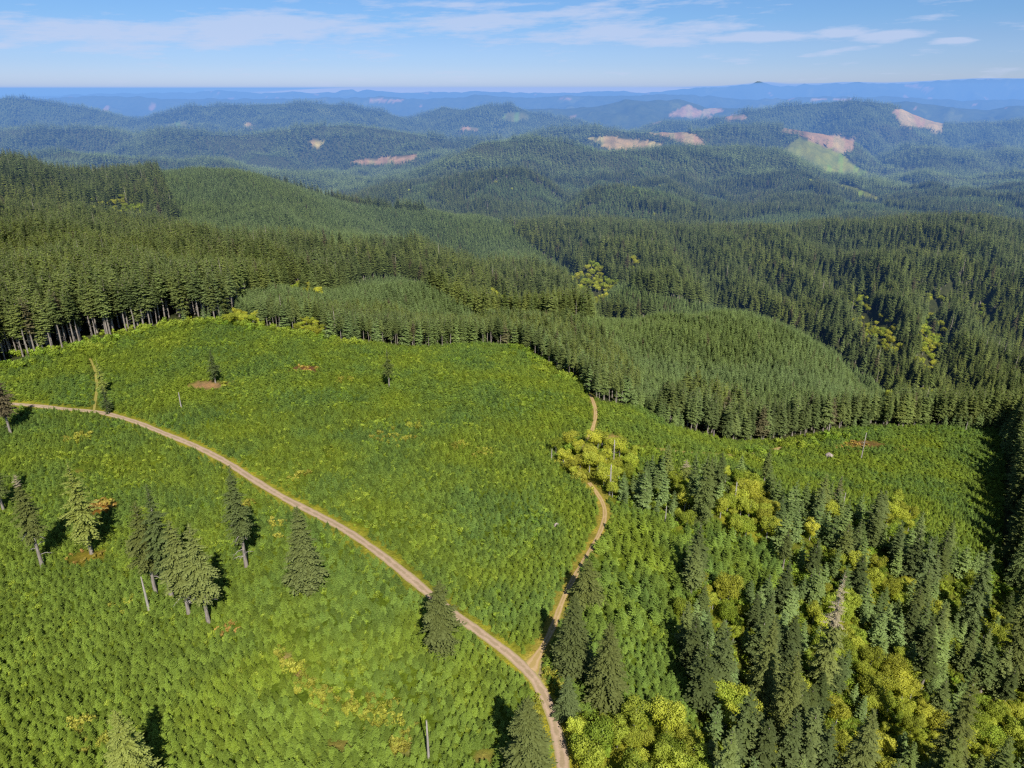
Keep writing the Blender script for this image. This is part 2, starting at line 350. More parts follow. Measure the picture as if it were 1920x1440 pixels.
def foliage(name, dark, light, alt, altamt, transl=0.13, tip=True, stand=0.012, bright=1.0, brown=0.0):
    m, nt = new_mat(name)
    out = N(nt, 'ShaderNodeOutputMaterial')
    oi = N(nt, 'ShaderNodeObjectInfo')
    rnd = oi.outputs['Random']; loc = oi.outputs['Location']
    c = mixc(nt, rnd, dark, light)
    st = noise_node(nt, loc, stand, 3, .6)
    st = ramp(nt, st, [(0.38, (0, 0, 0)), (0.62, (1, 1, 1))])
    r2 = math_(nt, 'FRACT', math_(nt, 'MULTIPLY', rnd, 37.13))
    if name in ('young_fir_needles', 'shrub_leaves'):
        sp_ = N(nt, 'ShaderNodeSeparateXYZ'); L(nt, loc, sp_.inputs[0])
        ff = math_(nt, 'SUBTRACT', 205.0, math_(nt, 'MULTIPLY_ADD', sp_.outputs[0], .45, sp_.outputs[1])); ff = math_(nt, 'MULTIPLY', ff, .006); n_ = ff.node; n_.use_clamp = True
        st = math_(nt, 'MAXIMUM', st, ff)
    c = mixc(nt, math_(nt, 'MULTIPLY', st, altamt), c, alt)
    v = math_(nt, 'MULTIPLY_ADD', r2, 0.62, 0.68)
    c = mixc(nt, 1.0, c, v, 'MULTIPLY') if False else c
    hsv = N(nt, 'ShaderNodeHueSaturation'); L(nt, c, hsv.inputs['Color']); L(nt, math_(nt, 'MULTIPLY', v, bright), hsv.inputs['Value'])
    c = hsv.outputs[0]
    if brown:
        gt = math_(nt, 'GREATER_THAN', math_(nt, 'FRACT', math_(nt, 'MULTIPLY', rnd, 91.7)), 1 - brown)
        c = mixc(nt, math_(nt, 'MULTIPLY', gt, .75), c, (0.16, 0.12, 0.07))
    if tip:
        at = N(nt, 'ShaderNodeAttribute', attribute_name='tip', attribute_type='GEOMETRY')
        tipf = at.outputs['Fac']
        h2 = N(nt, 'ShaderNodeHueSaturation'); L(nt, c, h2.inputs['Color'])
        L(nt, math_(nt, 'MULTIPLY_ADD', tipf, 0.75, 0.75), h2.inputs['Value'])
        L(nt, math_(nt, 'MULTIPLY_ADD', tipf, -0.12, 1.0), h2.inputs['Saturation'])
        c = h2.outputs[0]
    d = N(nt, 'ShaderNodeBsdfDiffuse'); L(nt, c, d.inputs[0])
    t = N(nt, 'ShaderNodeBsdfTranslucent'); L(nt, c, t.inputs[0])
    mx = N(nt, 'ShaderNodeMixShader', Fac=transl); mx.inputs[0].default_value = transl
    L(nt, d.outputs[0], mx.inputs[1]); L(nt, t.outputs[0], mx.inputs[2]); L(nt, mx.outputs[0], out.inputs[0])
    return m
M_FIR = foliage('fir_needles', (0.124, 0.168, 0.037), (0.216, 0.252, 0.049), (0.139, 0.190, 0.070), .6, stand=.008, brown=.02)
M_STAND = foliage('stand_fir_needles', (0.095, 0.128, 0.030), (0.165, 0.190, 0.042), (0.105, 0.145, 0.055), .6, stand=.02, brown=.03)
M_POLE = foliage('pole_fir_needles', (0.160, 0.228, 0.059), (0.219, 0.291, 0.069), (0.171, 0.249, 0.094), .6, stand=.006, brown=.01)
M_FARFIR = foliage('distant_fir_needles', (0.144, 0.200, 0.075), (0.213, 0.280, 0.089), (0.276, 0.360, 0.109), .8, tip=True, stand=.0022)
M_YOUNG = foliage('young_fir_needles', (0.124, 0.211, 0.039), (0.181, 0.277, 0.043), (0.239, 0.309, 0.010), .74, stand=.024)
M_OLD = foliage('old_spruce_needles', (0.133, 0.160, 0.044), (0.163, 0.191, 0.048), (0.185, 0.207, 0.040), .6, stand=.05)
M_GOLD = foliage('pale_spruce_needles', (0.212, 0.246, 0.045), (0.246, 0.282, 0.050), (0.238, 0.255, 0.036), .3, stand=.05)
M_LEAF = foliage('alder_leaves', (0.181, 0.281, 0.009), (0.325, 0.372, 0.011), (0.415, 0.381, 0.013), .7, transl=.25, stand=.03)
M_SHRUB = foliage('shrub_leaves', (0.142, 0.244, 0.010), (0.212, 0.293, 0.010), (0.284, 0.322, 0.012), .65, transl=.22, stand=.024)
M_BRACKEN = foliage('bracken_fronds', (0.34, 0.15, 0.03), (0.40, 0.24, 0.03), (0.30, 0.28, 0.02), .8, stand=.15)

def simple(name, c1, c2, scale, rough=.9, bump=0.0, obj=True, detail=4, stretch=None):
    m, nt = new_mat(name); out = N(nt, 'ShaderNodeOutputMaterial'); b = N(nt, 'ShaderNodeBsdfPrincipled', Roughness=rough)
    b.inputs['Specular IOR Level'].default_value = 0.2
    tc = N(nt, 'ShaderNodeTexCoord'); mp = N(nt, 'ShaderNodeMapping'); L(nt, tc.outputs['Object'], mp.inputs[0])
    if stretch: mp.inputs['Scale'].default_value = stretch
    f = noise_node(nt, mp.outputs[0], scale, detail, .6)
    f2 = ramp(nt, f, [(.3, (0, 0, 0)), (.7, (1, 1, 1))])
    L(nt, mixc(nt, f2, c1, c2), b.inputs['Base Color'])
    if bump:
        bp = N(nt, 'ShaderNodeBump', Strength=1.0, Distance=bump); L(nt, f, bp.inputs['Height']); L(nt, bp.outputs[0], b.inputs['Normal'])
    L(nt, b.outputs[0], out.inputs[0]); return m
M_BARK = simple('grey_bark', (0.17, 0.14, 0.115), (0.40, 0.35, 0.30), 3, bump=.05, stretch=(1, 1, .15))
M_DEADWOOD = simple('bleached_wood', (0.30, 0.26, 0.22), (0.50, 0.46, 0.41), 3, bump=.03, stretch=(1, 1, .12))
M_DEADTWIG = simple('dead_lichened_twigs', (0.30, 0.25, 0.14), (0.46, 0.40, 0.26), 2)
M_ALDERBARK = simple('alder_bark', (0.28, 0.26, 0.23), (0.48, 0.46, 0.42), 3, bump=.02, stretch=(1, 1, .3))
M_ROCK = simple('pale_rock', (0.42, 0.33, 0.29), (0.62, 0.52, 0.47), .8, bump=.3)
def road_mat(name, rut, mid, edge, grassy):
    m, nt = new_mat(name); out = N(nt, 'ShaderNodeOutputMaterial'); b = N(nt, 'ShaderNodeBsdfPrincipled', Roughness=.95)
    b.inputs['Specular IOR Level'].default_value = 0.1
    at = N(nt, 'ShaderNodeAttribute', attribute_name='across'); a = math_(nt, 'ABSOLUTE', at.outputs['Fac'])
    g = N(nt, 'ShaderNodeNewGeometry'); p = g.outputs['Position']
    n1 = noise_node(nt, p, .35, 4, .65); n2 = noise_node(nt, p, 2.5, 3, .7)
    a2 = math_(nt, 'ADD', a, math_(nt, 'MULTIPLY_ADD', n1, 1.1, -.55))
    c = ramp(nt, a2, [(0.0, mid), (.18, mid), (.38, rut), (.62, rut), (.8, edge), (1.0, grassy)])
    c = mixc(nt, math_(nt, 'MULTIPLY', ramp(nt, n2, [(.3, (0, 0, 0)), (.75, (1, 1, 1))]), .35), c, tuple(x * .6 for x in rut))
    c = mixc(nt, math_(nt, 'MULTIPLY', ramp(nt, n1, [(.5, (0, 0, 0)), (.7, (1, 1, 1))]), .4), c, tuple(min(1, x * 1.25) for x in rut))
    L(nt, c, b.inputs['Base Color'])
    bp = N(nt, 'ShaderNodeBump', Strength=.6, Distance=.08); L(nt, n2, bp.inputs['Height']); L(nt, bp.outputs[0], b.inputs['Normal'])
    L(nt, b.outputs[0], out.inputs[0]); return m
M_GRAVEL = road_mat('gravel', (0.56, 0.405, 0.285), (0.42, 0.315, 0.19), (0.44, 0.33, 0.19), (0.30, 0.30, 0.05))
M_TRACK = road_mat('dry_track', (0.62, 0.43, 0.23), (0.50, 0.36, 0.13), (0.52, 0.35, 0.12), (0.34, 0.32, 0.05))
M_FAINT = road_mat('overgrown_track', (0.42, 0.34, 0.11), (0.30, 0.29, 0.05), (0.32, 0.30, 0.04), (0.22, 0.27, 0.03))

# ground material: colour attribute for cover + several scales of noise
m, nt = new_mat('ground_cover'); M_GROUND = m
out = N(nt, 'ShaderNodeOutputMaterial'); d = N(nt, 'ShaderNodeBsdfDiffuse')
at = N(nt, 'ShaderNodeAttribute', attribute_name='cover')
g = N(nt, 'ShaderNodeNewGeometry'); p = g.outputs['Position']
n1 = noise_node(nt, p, .16, 5, .7); n2 = noise_node(nt, p, .012, 5, .65); n3 = noise_node(nt, p, 1.1, 3, .7)
c = at.outputs['Color']
c = mixc(nt, .75, c, ramp(nt, n1, [(.3, (.45, .5, .45)), (.5, (.9, .9, .9)), (.7, (1.35, 1.25, .95))]), 'MULTIPLY')
c = mixc(nt, .8, c, ramp(nt, n2, [(.3, (.6, .7, .7)), (.5, (1, 1, 1)), (.7, (1.3, 1.2, 1.0))]), 'MULTIPLY')
c = mixc(nt, .6, c, ramp(nt, n3, [(.3, (.5, .5, .5)), (.7, (1.35, 1.35, 1.3))]), 'MULTIPLY')
L(nt, c, d.inputs[0])
bp = N(nt, 'ShaderNodeBump', Strength=.5, Distance=3.0); L(nt, n1, bp.inputs['Height']); L(nt, bp.outputs[0], d.inputs['Normal'])
L(nt, d.outputs[0], out.inputs[0])

# ------------------------------------------------------------------ ground sheet
gx, gy, gz = GX.ravel(), GY.ravel(), GZ.ravel()
gu, gv, gD = proj(gx, gy, gz)
ju, jv = cover_jit(gx, gy, gu, gv, gD)
C = np.empty((len(gx), 3))
floor = np.array((0.070, 0.078, 0.035)); C[:] = floor
C[gy > 6000] = (0.075, 0.105, 0.045)
plantm = inpoly(ju, jv, PLANT) & (gy < 640) | (gy < 110)
C[plantm] = (0.12, 0.17, 0.018)
mixm = plantm & inpoly(ju, jv, MIXED); C[mixm] = (0.13, 0.15, 0.025)
for poly, a, b in DECID:
    if b > 450: continue
    mk = inpoly(ju, jv, poly) & (gy > a) & (gy < b); C[mk] = (0.24, 0.25, 0.03)
CC = dict(pink=(0.44, 0.29, 0.19), tan=(0.50, 0.36, 0.18), green=(0.27, 0.30, 0.06), grass=(0.20, 0.22, 0.09))
clearm = np.zeros(len(gx), bool)
for poly, a, b, k in CLEAR:
    mk = inpoly(ju, jv, poly) & (gy > a) & (gy < b); q_ = fbm(gx / (gD * .02), gy / (gD * .04), 15, 3)[:, None]; C[mk] = (np.array(CC[k]) * (1 + .8 * q_) + np.array((-.06, .02, -.02)) * (q_ > .12))[mk].clip(.03, .8); clearm |= mk
# scattered old clear-cuts and younger stands far away, laid out on the map
cell = fbm(gx / 800, gy / 800, 71, 3)
mk = (gy > 6000) & ~clearm & (cell > .33); C[mk] = C[mk] * np.array((1.6, 1.45, 1.2))
mk = (gy > 7500) & ~clearm & (fbm(gx / 500, gy / 700, 77, 2) > .52); C[mk] = (0.36, 0.24, 0.18)
dm = dist_line(gx, gy, CL['main'])
def paint(d, r0, r1, col):
    w = (1 - sstep(r0, r1, d))[:, None]; global C; C = C * (1 - w) + np.array(col) * w
paint(dm, 2.6, 6.0, (0.33, 0.31, 0.04)); paint(dist_line(gx, gy, CL['a']), 1.6, 4.6, (0.38, 0.31, 0.06)); paint(dist_line(gx, gy, CL['b']), 1.2, 3.2, (0.30, 0.28, 0.06))
paint(dist_line(gx, gy, CL['c']), 1.4, 3.5, (0.18, 0.17, 0.03)); paint(dist_line(gx, gy, CL['d']), 1.2, 3, (0.17, 0.17, 0.03))
BARE = [] # bare or rusty patches: u, v, radius in metres, colour, along-x stretch
for u, v, r, col, sx in [(392,722,7,(0.36,0.22,0.11),2.0),(572,691,5,(0.20,0.09,0.05),2.2),(187,952,7,(0.30,0.14,0.03),1.1),(165,1045,5,(0.24,0.19,0.03),1.4),
                     (1094,838,5,(0.46,0.31,0.17),1.4),(1150,822,6,(0.40,0.28,0.10),1.6),(535,1238,2.2,(0.44,0.30,0.14),1),(560,1262,1.8,(0.34,0.24,0.08),1),(568,1276,1.6,(0.44,0.30,0.14),1),
                     (600,1312,2.2,(0.34,0.22,0.06),1.3),(725,1330,2.6,(0.36,0.27,0.07),.6),(750,1408,2.4,(0.42,0.30,0.14),1.6),(905,1415,2.5,(0.30,0.25,0.06),1.6),(1620,833,7,(0.22,0.13,0.05),2.2),(1555,856,2.4,(0.42,0.30,0.20),1),(1003,1243,2.6,(0.50,0.37,0.24),1.0),(1012,1262,1.6,(0.48,0.36,0.22),1.0),
                     (1060,705,4,(0.34,0.24,0.11),2.0),(640,1400,2.5,(.30,.24,.06),1.5),(145,884,2.5,(.28,.2,.05),1.2)]:
    X, Y, Z = hit(u, v); BARE.append((X, Y, r, sx))
    dd = np.hypot((gx - X) / sx, gy - Y) * (1 + .5 * fbm(gx / 4, gy / 4, 5, 2)); paint(dd, r * .5, r * 1.1, col)
ii = np.arange(NR * NT).reshape(NR, NT)
F = np.stack([ii[:-1, :-1].ravel(), ii[:-1, 1:].ravel(), ii[1:, 1:].ravel(), ii[1:, :-1].ravel()], 1)
me = mesh_np('ground', np.stack([gx, gy, gz], 1), F, [M_GROUND], attrs={'cover': C})
me.polygons.foreach_set('use_smooth', np.ones(len(F), bool))
ground = add(bpy.data.objects.new('ground', me)); tag(ground, 'hilly ground rolling away to the blue horizon', 'ground', kind='structure')

def strip(name, q, width, mat, lift, label, flare=0):
    t = np.gradient(q, axis=0); t /= np.hypot(t[:, 0], t[:, 1])[:, None] + 1e-9
    n = np.stack([-t[:, 1], t[:, 0]], 1); K = 9
    s = np.linspace(-1, 1, K); V = []; ac = []
    wv = width * (1 + .30 * fbm(np.arange(len(q)) / 9, 0 * q[:, 0], 91, 2))
    dd_ = np.arange(len(q)) * 1.5; wv = wv * (1 + flare * np.exp(-(dd_ / 5.0) ** 1.5))
    for k in s:
        xy = q + n * (k * wv / 2)[:, None]
        V.append(np.column_stack([xy, hz(xy[:, 0], xy[:, 1]) + lift - .05 * k * k])); ac.append(np.full(len(q), k))
    V = np.stack(V, 1).reshape(-1, 3); ac = np.stack(ac, 1).ravel()
    ii = np.arange(len(q) * K).reshape(-1, K)
    F = np.stack([ii[:-1, :-1].ravel(), ii[:-1, 1:].ravel(), ii[1:, 1:].ravel(), ii[1:, :-1].ravel()], 1)
    o = add(bpy.data.objects.new(name, mesh_np(name, V, F, [mat], attrs={'across': ac})))
    return tag(o, label, 'road', kind='structure')
strip('gravel_road', CL['main'], 3.35, M_GRAVEL, .14, 'pale gravel road curving down through the young plantation')
strip('dirt_track', CL['a'], 1.95, M_TRACK, .11, 'ochre dirt track climbing from the road fork', 2.2)
strip('dirt_track', CL['b'], 2.1, M_TRACK, .18, 'short ochre dirt track along the plantation edge')
strip('overgrown_track', CL['c'], 3.0, M_FAINT, .15, 'overgrown track crossing the right plantation')
strip('dirt_track', centre([(1395,851),(1430,848),(1462,841),(1485,833),(1508,825)]), 2.6, M_TRACK, .24, 'short tan bend of track at the right forest edge')
strip('overgrown_track', CL['d'], 1.3, M_FAINT, .15, 'overgrown track running up from the far left bend')
# sea beyond the hills
m, nt = new_mat('sea_water'); out = N(nt, 'ShaderNodeOutputMaterial'); b = N(nt, 'ShaderNodeBsdfPrincipled', Roughness=.35); b.inputs['Base Color'].default_value = (.02, .05, .09, 1); L(nt, b.outputs[0], out.inputs[0])
V = [(-200000, 30000, -215), (200000, 30000, -215), (200000, 260000, -215), (-200000, 260000, -215)]
tag(add(bpy.data.objects.new('sea', mesh_np('sea', V, [[0, 1, 2, 3]], [m]))), 'thin blue line of sea on the left horizon', 'sea', kind='structure')

m, nt = new_mat('pale_sky_sheet'); out = N(nt, 'ShaderNodeOutputMaterial'); b = N(nt, 'ShaderNodeBsdfDiffuse'); b.inputs[0].default_value = (.72, .76, .80, 1); L(nt, b.outputs[0], out.inputs[0])  # added white sheet beyond the hills, stands in for the pale low sky
fx = np.linspace(-30000, 90000, 121); fy = np.array([27300, 28200, 29500, 33000, 60000, 140000, 250000.])
FX_, FY_ = np.meshgrid(fx, fy); FZ_ = -330 + 500 * sstep(27300, 29500, FY_) * sstep(-13500, -5500, FX_)
ii = np.arange(FX_.size).reshape(FX_.shape)
me = mesh_np('pale_sky_sheet', np.stack([FX_.ravel() * FY_.ravel() / 27500, FY_.ravel(), FZ_.ravel()], 1), np.stack([ii[:-1, :-1].ravel(), ii[:-1, 1:].ravel(), ii[1:, 1:].ravel(), ii[1:, :-1].ravel()], 1), [m])
me.polygons.foreach_set('use_smooth', np.ones(len(me.polygons), bool))
tag(add(bpy.data.objects.new('pale_sky_sheet', me)), 'added pale sheet standing in for the bright low sky along the horizon', 'sky sheet', kind='structure')

# ------------------------------------------------------------------ tree builders
def conifer(h, cb, rmax, levels, nb, ns, seed, mode='mature', irregular=.15, up=.1, droop=.35, width=.30, tipfrac=0.0):
    """returns crown vertices, triangles and the tip value; each branch is a spine with flat sprays to both sides"""
    r = np.random.default_rng(seed); V = []; T = []; F = []
    n0 = 0
    zs = cb * h + (h * .985 - cb * h) * (np.arange(levels) + r.uniform(-.3, .3, levels)).clip(0) / levels
    gapseed = r.uniform(0, 100)
    for z in zs:
        t = (z - cb * h) / (h - cb * h)
        if mode == 'mature': prof = (1 - t) ** .75 * (.55 + .45 * min(1, t / .18)) + .04
        elif mode == 'young': prof = (1 - t) ** .9 + .05
        else: prof = (1 - t) ** .8 * (.5 + .5 * min(1, t / .3)) * (.95 + .18 * math.sin(z * 1.1 + gapseed)) + .05     # old, ragged column
        k = max(3, int(round(nb * (.7 + .3 * (1 - t)))))
        a0 = r.uniform(0, 6.28)
        for b in range(k):
            a = a0 + 6.283 * b / k + r.uniform(-.35, .35)
            Lb = rmax * prof * (1 + r.uniform(-1, .6) * irregular * 1.6)
            if mode == 'old' and math.sin(a * 2 + z * .55 + gapseed) > .8: Lb *= .45
            if mode == 'old' and r.random() < .10: Lb *= .4
            if Lb < .12: Lb = .12
            zz = z + r.uniform(-.5, .5) * h / levels * (1.0 if mode == 'young' else 2.2)
            ca, sa = math.cos(a), math.sin(a)
            upb = up + .5 * t ** 2; dr = droop * (1 - .5 * t)
            for i in range(ns + 1):
                s = (i + .45) / (ns + .6); 
                rad = Lb * s; zb = zz + Lb * (upb * s - dr * s * s)
                Ls = Lb * width * (1.15 - .75 * s) * r.uniform(.75, 1.25) + .05
                if mode == 'mature': Ls = max(Ls, .25)
                for side in ((-1, 1) if i < ns else (0,)):
                    ang = side * r.uniform(.6, 1.15)
                    dx, dy = math.cos(a + ang), math.sin(a + ang)
                    dz = -r.uniform(.05, .5) * (1 if mode != 'young' else .4) + (.25 if i == ns else 0)
                    w = Ls * (r.uniform(.22, .36) if ns > 6 else r.uniform(.32, .5))
                    px, py = -dy, dx
                    tw = r.uniform(-.35, .35)
                    bx, by = rad * ca, rad * sa
                    m_ = .5
                    V += [(bx, by, zb), (bx + dx * Ls * m_ + px * w, by + dy * Ls * m_ + py * w, zb + dz * Ls * m_ + tw * w),
                          (bx + dx * Ls, by + dy * Ls, zb + dz * Ls), (bx + dx * Ls * m_ - px * w, by + dy * Ls * m_ - py * w, zb + dz * Ls * m_ - tw * w)]
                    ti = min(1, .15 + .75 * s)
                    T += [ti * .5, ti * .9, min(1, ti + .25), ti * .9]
                    F += [(n0, n0 + 1, n0 + 2), (n0, n0 + 2, n0 + 3)]
                    n0 += 4
    # leader
    V += [(0.06 * rmax, 0, h * .96), (-.03 * rmax, .05 * rmax, h * .96), (-.03 * rmax, -.05 * rmax, h * .96), (0, 0, h * 1.005)]; T += [.4] * 3 + [1]
    F += [(n0, n0 + 1, n0 + 3), (n0 + 1, n0 + 2, n0 + 3), (n0 + 2, n0, n0 + 3)]
    return np.array(V), np.array(F), np.array(T)
def tube(path, radii, seg=7):
    path = np.asarray(path, float); V = []; F = []
    for i, (p, r) in enumerate(zip(path, radii)):
        d = path[min(i + 1, len(path) - 1)] - path[max(i - 1, 0)]; d /= np.linalg.norm(d) + 1e-9
        u = np.cross(d, (0, 1, 0) if abs(d[1]) < .9 else (1, 0, 0)); u /= np.linalg.norm(u); w = np.cross(d, u)
        for k in range(seg):
            a = 6.2832 * k / seg; V.append(p + r * (math.cos(a) * u + math.sin(a) * w))
    for i in range(len(path) - 1):
        for k in range(seg):
            k2 = (k + 1) % seg; a, b = i * seg + k, i * seg + k2; c, d = a + seg, b + seg
            F += [(a, b, d), (a, d, c)]
    n = len(path) * seg; V.append(path[-1]); F += [(n - seg + k, n - seg + (k + 1) % seg, n) for k in range(seg)]
    return np.array(V), np.array(F)
def trunk_geo(h, r0, seed, top=.97, stubs=0, stub_lo=.1, stub_hi=.4, stub_len=2.2, seg=7, base=-0.8):
    r = np.random.default_rng(seed)
    zs = np.array([base, .3, h * .1, h * .3, h * .6, h * top]); rr = r0 * np.array([1.45, 1.2, .95, .75, .42, .05 if top > .9 else .35])
    wob = r.normal(0, .004 * h, (6, 2)); wob[:3] = 0; wob[-1] *= 0
    V, F = tube(np.column_stack([wob, zs]), rr, seg)
    parts = [(V, F)]
    for i in range(stubs):
        z = h * r.uniform(stub_lo, stub_hi); a = r.uniform(0, 6.28); l = stub_len * r.uniform(.4, 1.1)
        p0 = np.array([0, 0, z]); p1 = p0 + np.array([math.cos(a) * l, math.sin(a) * l, r.uniform(-.35, .1) * l])
        mid = (p0 + p1) / 2 + np.array([0, 0, .12 * l])
        parts.append(tube([p0, mid, p1], [.085, .055, .015], 3))
    return join(parts)
def join(parts):
    V = []; F = []; n = 0
    for v, f in parts: V.append(v); F.append(f + n); n += len(v)
    return np.concatenate(V), np.concatenate(F)
def leafy(h, rad, n, seed, cb=.25, lobes=9, leaf=.5, limbs=6, flat=1.0, trunk=True):
    r = np.random.default_rng(seed); V = []; F = []; T = []; n0 = 0
    cen = []
    for i in range(lobes):
        a = r.uniform(0, 6.28); q = math.sqrt(r.uniform(0, 1)) * rad * .62
        zc = h * (cb + (1 - cb) * r.uniform(.25, .78)) if i else h * .72
        lr = rad * r.uniform(.26, .5); cen.append((q * math.cos(a), q * math.sin(a), zc, lr, min(lr * 1.1, h - zc)))
    for i in range(n):
        cx, cy, cz, lr, lz = cen[r.integers(len(cen))]
        d = r.normal(size=3); d /= np.linalg.norm(d); d[2] = abs(d[2]) if r.random() < .75 else d[2]
        k = r.uniform(.6, 1.14)
        p = np.array([cx + d[0] * lr * k, cy + d[1] * lr * k, cz + d[2] * lz * k * flat])
        nn = d + r.normal(0, .45, 3); nn /= np.linalg.norm(nn)
        u = np.cross(nn, r.normal(size=3)); u /= np.linalg.norm(u) + 1e-9; w = np.cross(nn, u); s = leaf * r.uniform(.5, 1.2)
        V += [p - u * s * .6, p - w * s * .45, p + u * s * .6, p + w * s * .45]; F += [(n0, n0 + 1, n0 + 2), (n0, n0 + 2, n0 + 3)]; n0 += 4
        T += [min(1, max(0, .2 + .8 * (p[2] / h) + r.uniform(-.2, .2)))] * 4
    ps = []
    if trunk:
        ps.append(tube([(0, 0, -.5), (0, 0, h * .3), (r.normal() * .2, r.normal() * .2, h * .8)], [.16 + h * .009, .12 + h * .006, .04], 6))
        for i in range(limbs):
            c = cen[i % len(cen)]; z0 = h * r.uniform(.2, .5)
            ps.append(tube([(0, 0, z0), (c[0] * .5, c[1] * .5, (z0 + c[2]) / 2 + .3), (c[0], c[1], c[2] + c[4] * .6)], [.09, .06, .025], 4))
    return np.array(V), np.array(F), np.array(T), (join(ps) if ps else None)

def two(name, crown, trunk, mc, mt):
    """single mesh of crown and trunk, used for the masses and the small trees"""
    V, F, T = crown; parts_v = [V]; parts_f = [F]; mi = [np.zeros(len(F), int)]; tt = [T]
    mats = [mc]
    if trunk is not None:
        parts_v.append(trunk[0]); parts_f.append(trunk[1] + len(V)); mi.append(np.ones(len(trunk[1]), int)); tt.append(np.ones(len(trunk[0]))); mats.append(mt)
    return mesh_np(name, np.concatenate(parts_v), np.concatenate(parts_f), mats, np.concatenate(mi), {'tip': np.concatenate(tt)})
def pair(name, crown, trunk, mc, mt):
    V, F, T = crown
    return mesh_np(name + '_crown', V, F, [mc], attrs={'tip': T}), mesh_np(name + '_trunk', trunk[0], trunk[1], [mt])

# prototypes: unit height trees scaled per instance
def unit(V): return V
HM = 30.0
FIRS, FIRS_T = [], []                # mature firs, height 30, (single mesh, (crown mesh, trunk mesh))
for i in range(6):
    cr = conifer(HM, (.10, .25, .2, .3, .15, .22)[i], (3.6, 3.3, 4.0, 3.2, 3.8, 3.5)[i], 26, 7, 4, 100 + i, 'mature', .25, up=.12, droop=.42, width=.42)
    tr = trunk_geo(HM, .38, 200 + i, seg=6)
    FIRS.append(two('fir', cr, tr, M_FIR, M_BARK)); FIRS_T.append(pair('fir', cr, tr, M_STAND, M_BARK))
TALLBARE = []; TALLBARE_T = []       # stand-grown firs with long bare trunks
for i in range(4):
    cr = conifer(HM, (.48, .42, .52, .45)[i], (3.3, 3.6, 3.1, 3.4)[i], 18, 7, 4, 120 + i, 'mature', .25, up=.1, droop=.35, width=.42)
    tr = trunk_geo(HM, .36, 220 + i, stubs=9, stub_lo=.2, stub_hi=.45, stub_len=1.2, seg=6)
    TALLBARE.append(two('fir', cr, tr, M_FIR, M_BARK)); TALLBARE_T.append(pair('tall_fir', cr, tr, M_FIR, M_BARK))
POLE = []
for i in range(5):
    cr = conifer(15.0, .08, (2.5, 2.8, 2.3, 2.6, 2.9)[i], 17, 6, 3, 130 + i, 'mature', .22, up=.16, droop=.28, width=.5)
    POLE.append(two('pole_fir', cr, trunk_geo(15, .16, 240 + i, seg=5), M_POLE, M_BARK))
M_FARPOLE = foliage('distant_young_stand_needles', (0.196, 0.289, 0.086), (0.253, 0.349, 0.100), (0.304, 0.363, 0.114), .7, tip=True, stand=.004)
FAR = []
for i in range(4):
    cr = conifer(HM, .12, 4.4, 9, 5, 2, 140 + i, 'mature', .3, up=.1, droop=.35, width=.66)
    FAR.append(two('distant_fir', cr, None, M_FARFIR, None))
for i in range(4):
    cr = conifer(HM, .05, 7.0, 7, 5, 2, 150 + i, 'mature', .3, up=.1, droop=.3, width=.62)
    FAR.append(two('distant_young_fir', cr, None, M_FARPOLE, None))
YOUNG = []
for i in range(5):
    cr = conifer(4.0, .03, (1.45, 1.6, 1.35, 1.5, 1.25)[i], 11, 7, 3, 160 + i, 'young', .22, up=.30, droop=.15, width=.5)
    YOUNG.append(two('young_fir', cr, None, M_YOUNG, None))
YOUNGF = []
for i in range(3):
    cr = conifer(4.0, .03, 1.6, 6, 5, 2, 180 + i, 'young', .25, up=.30, droop=.15, width=.7)
    YOUNGF.append(two('young_fir', cr, None, M_YOUNG, None))
ALDER, ALDER_T = [], []
for i in range(4):
    V, F, T, tr = leafy(10, (3.6, 4.2, 3.2, 3.9)[i], 3600, 300 + i, lobes=(15, 18, 14, 20)[i], leaf=.36)
    ALDER.append(two('alder', (V, F, T), tr, M_LEAF, M_ALDERBARK)); ALDER_T.append(pair('alder', (V, F, T), tr, M_LEAF, M_ALDERBARK))
SHRUB = []
for i in range(3):
    V, F, T, tr = leafy(1.4, 1.3, 240, 330 + i, cb=-.2, lobes=6, leaf=.27, trunk=False)
    SHRUB.append(two('shrub', (V, F, T), None, M_SHRUB, None))
BRACKEN = []
for i in range(2):
    V, F, T, tr = leafy(1.1, 1.2, 110, 340 + i, cb=-.2, lobes=4, leaf=.4, trunk=False)
    BRACKEN.append(two('bracken', (V, F, T), None, M_BRACKEN, None))

V, F, T = conifer(HM, .2, 2.2, 16, 4, 3, 191, 'old', .6, up=.15, droop=.2, width=.3)
FIRS.append(two('dead_fir', (V, F[rng.random(len(F)) < .6], T), trunk_geo(HM, .36, 291, seg=6), M_DEADTWIG, M_DEADWOOD))
# ------------------------------------------------------------------ planting
def grid_pts(y0, y1, s, jit=.42):
    nx = int(2 * (0.80 * (y1 + 150)) / s); ny = int((y1 - y0) / s) + 1
    X, Y = np.meshgrid((np.arange(nx) - nx / 2) * s, y0 + np.arange(ny) * s)
    X = X + (np.arange(ny) % 2)[:, None] * s * .5
    x = X.ravel() + rng.uniform(-jit, jit, X.size) * s; y = Y.ravel() + rng.uniform(-jit, jit, X.size) * s
    m = (y > y0) & (y < y1)
    x, y = x[m], y[m]; z = hz(x, y); u, v, D = proj(x, y, z)
    m = (u > -230) & (u < 2170) & (v < 1720) & (y * cp - (z - CAMZ) * sp > 20)
    return x[m], y[m], z[m], u[m], v[m], D[m]
def on_road(x, y, extra=0):
    r = np.zeros(len(x), bool)
    for k, w in (('main', 3.3), ('a', 2.5), ('b', 2.0), ('c', 1.9), ('d', .9)):
        r |= dist_line(x, y, CL[k]) < w + extra
    return r
def on_bare(x, y, k=.9):
    r = np.zeros(len(x), bool)
    for X, Y, rad, sx in BARE: r |= np.hypot((x - X) / sx, y - Y) < rad * k
    return r
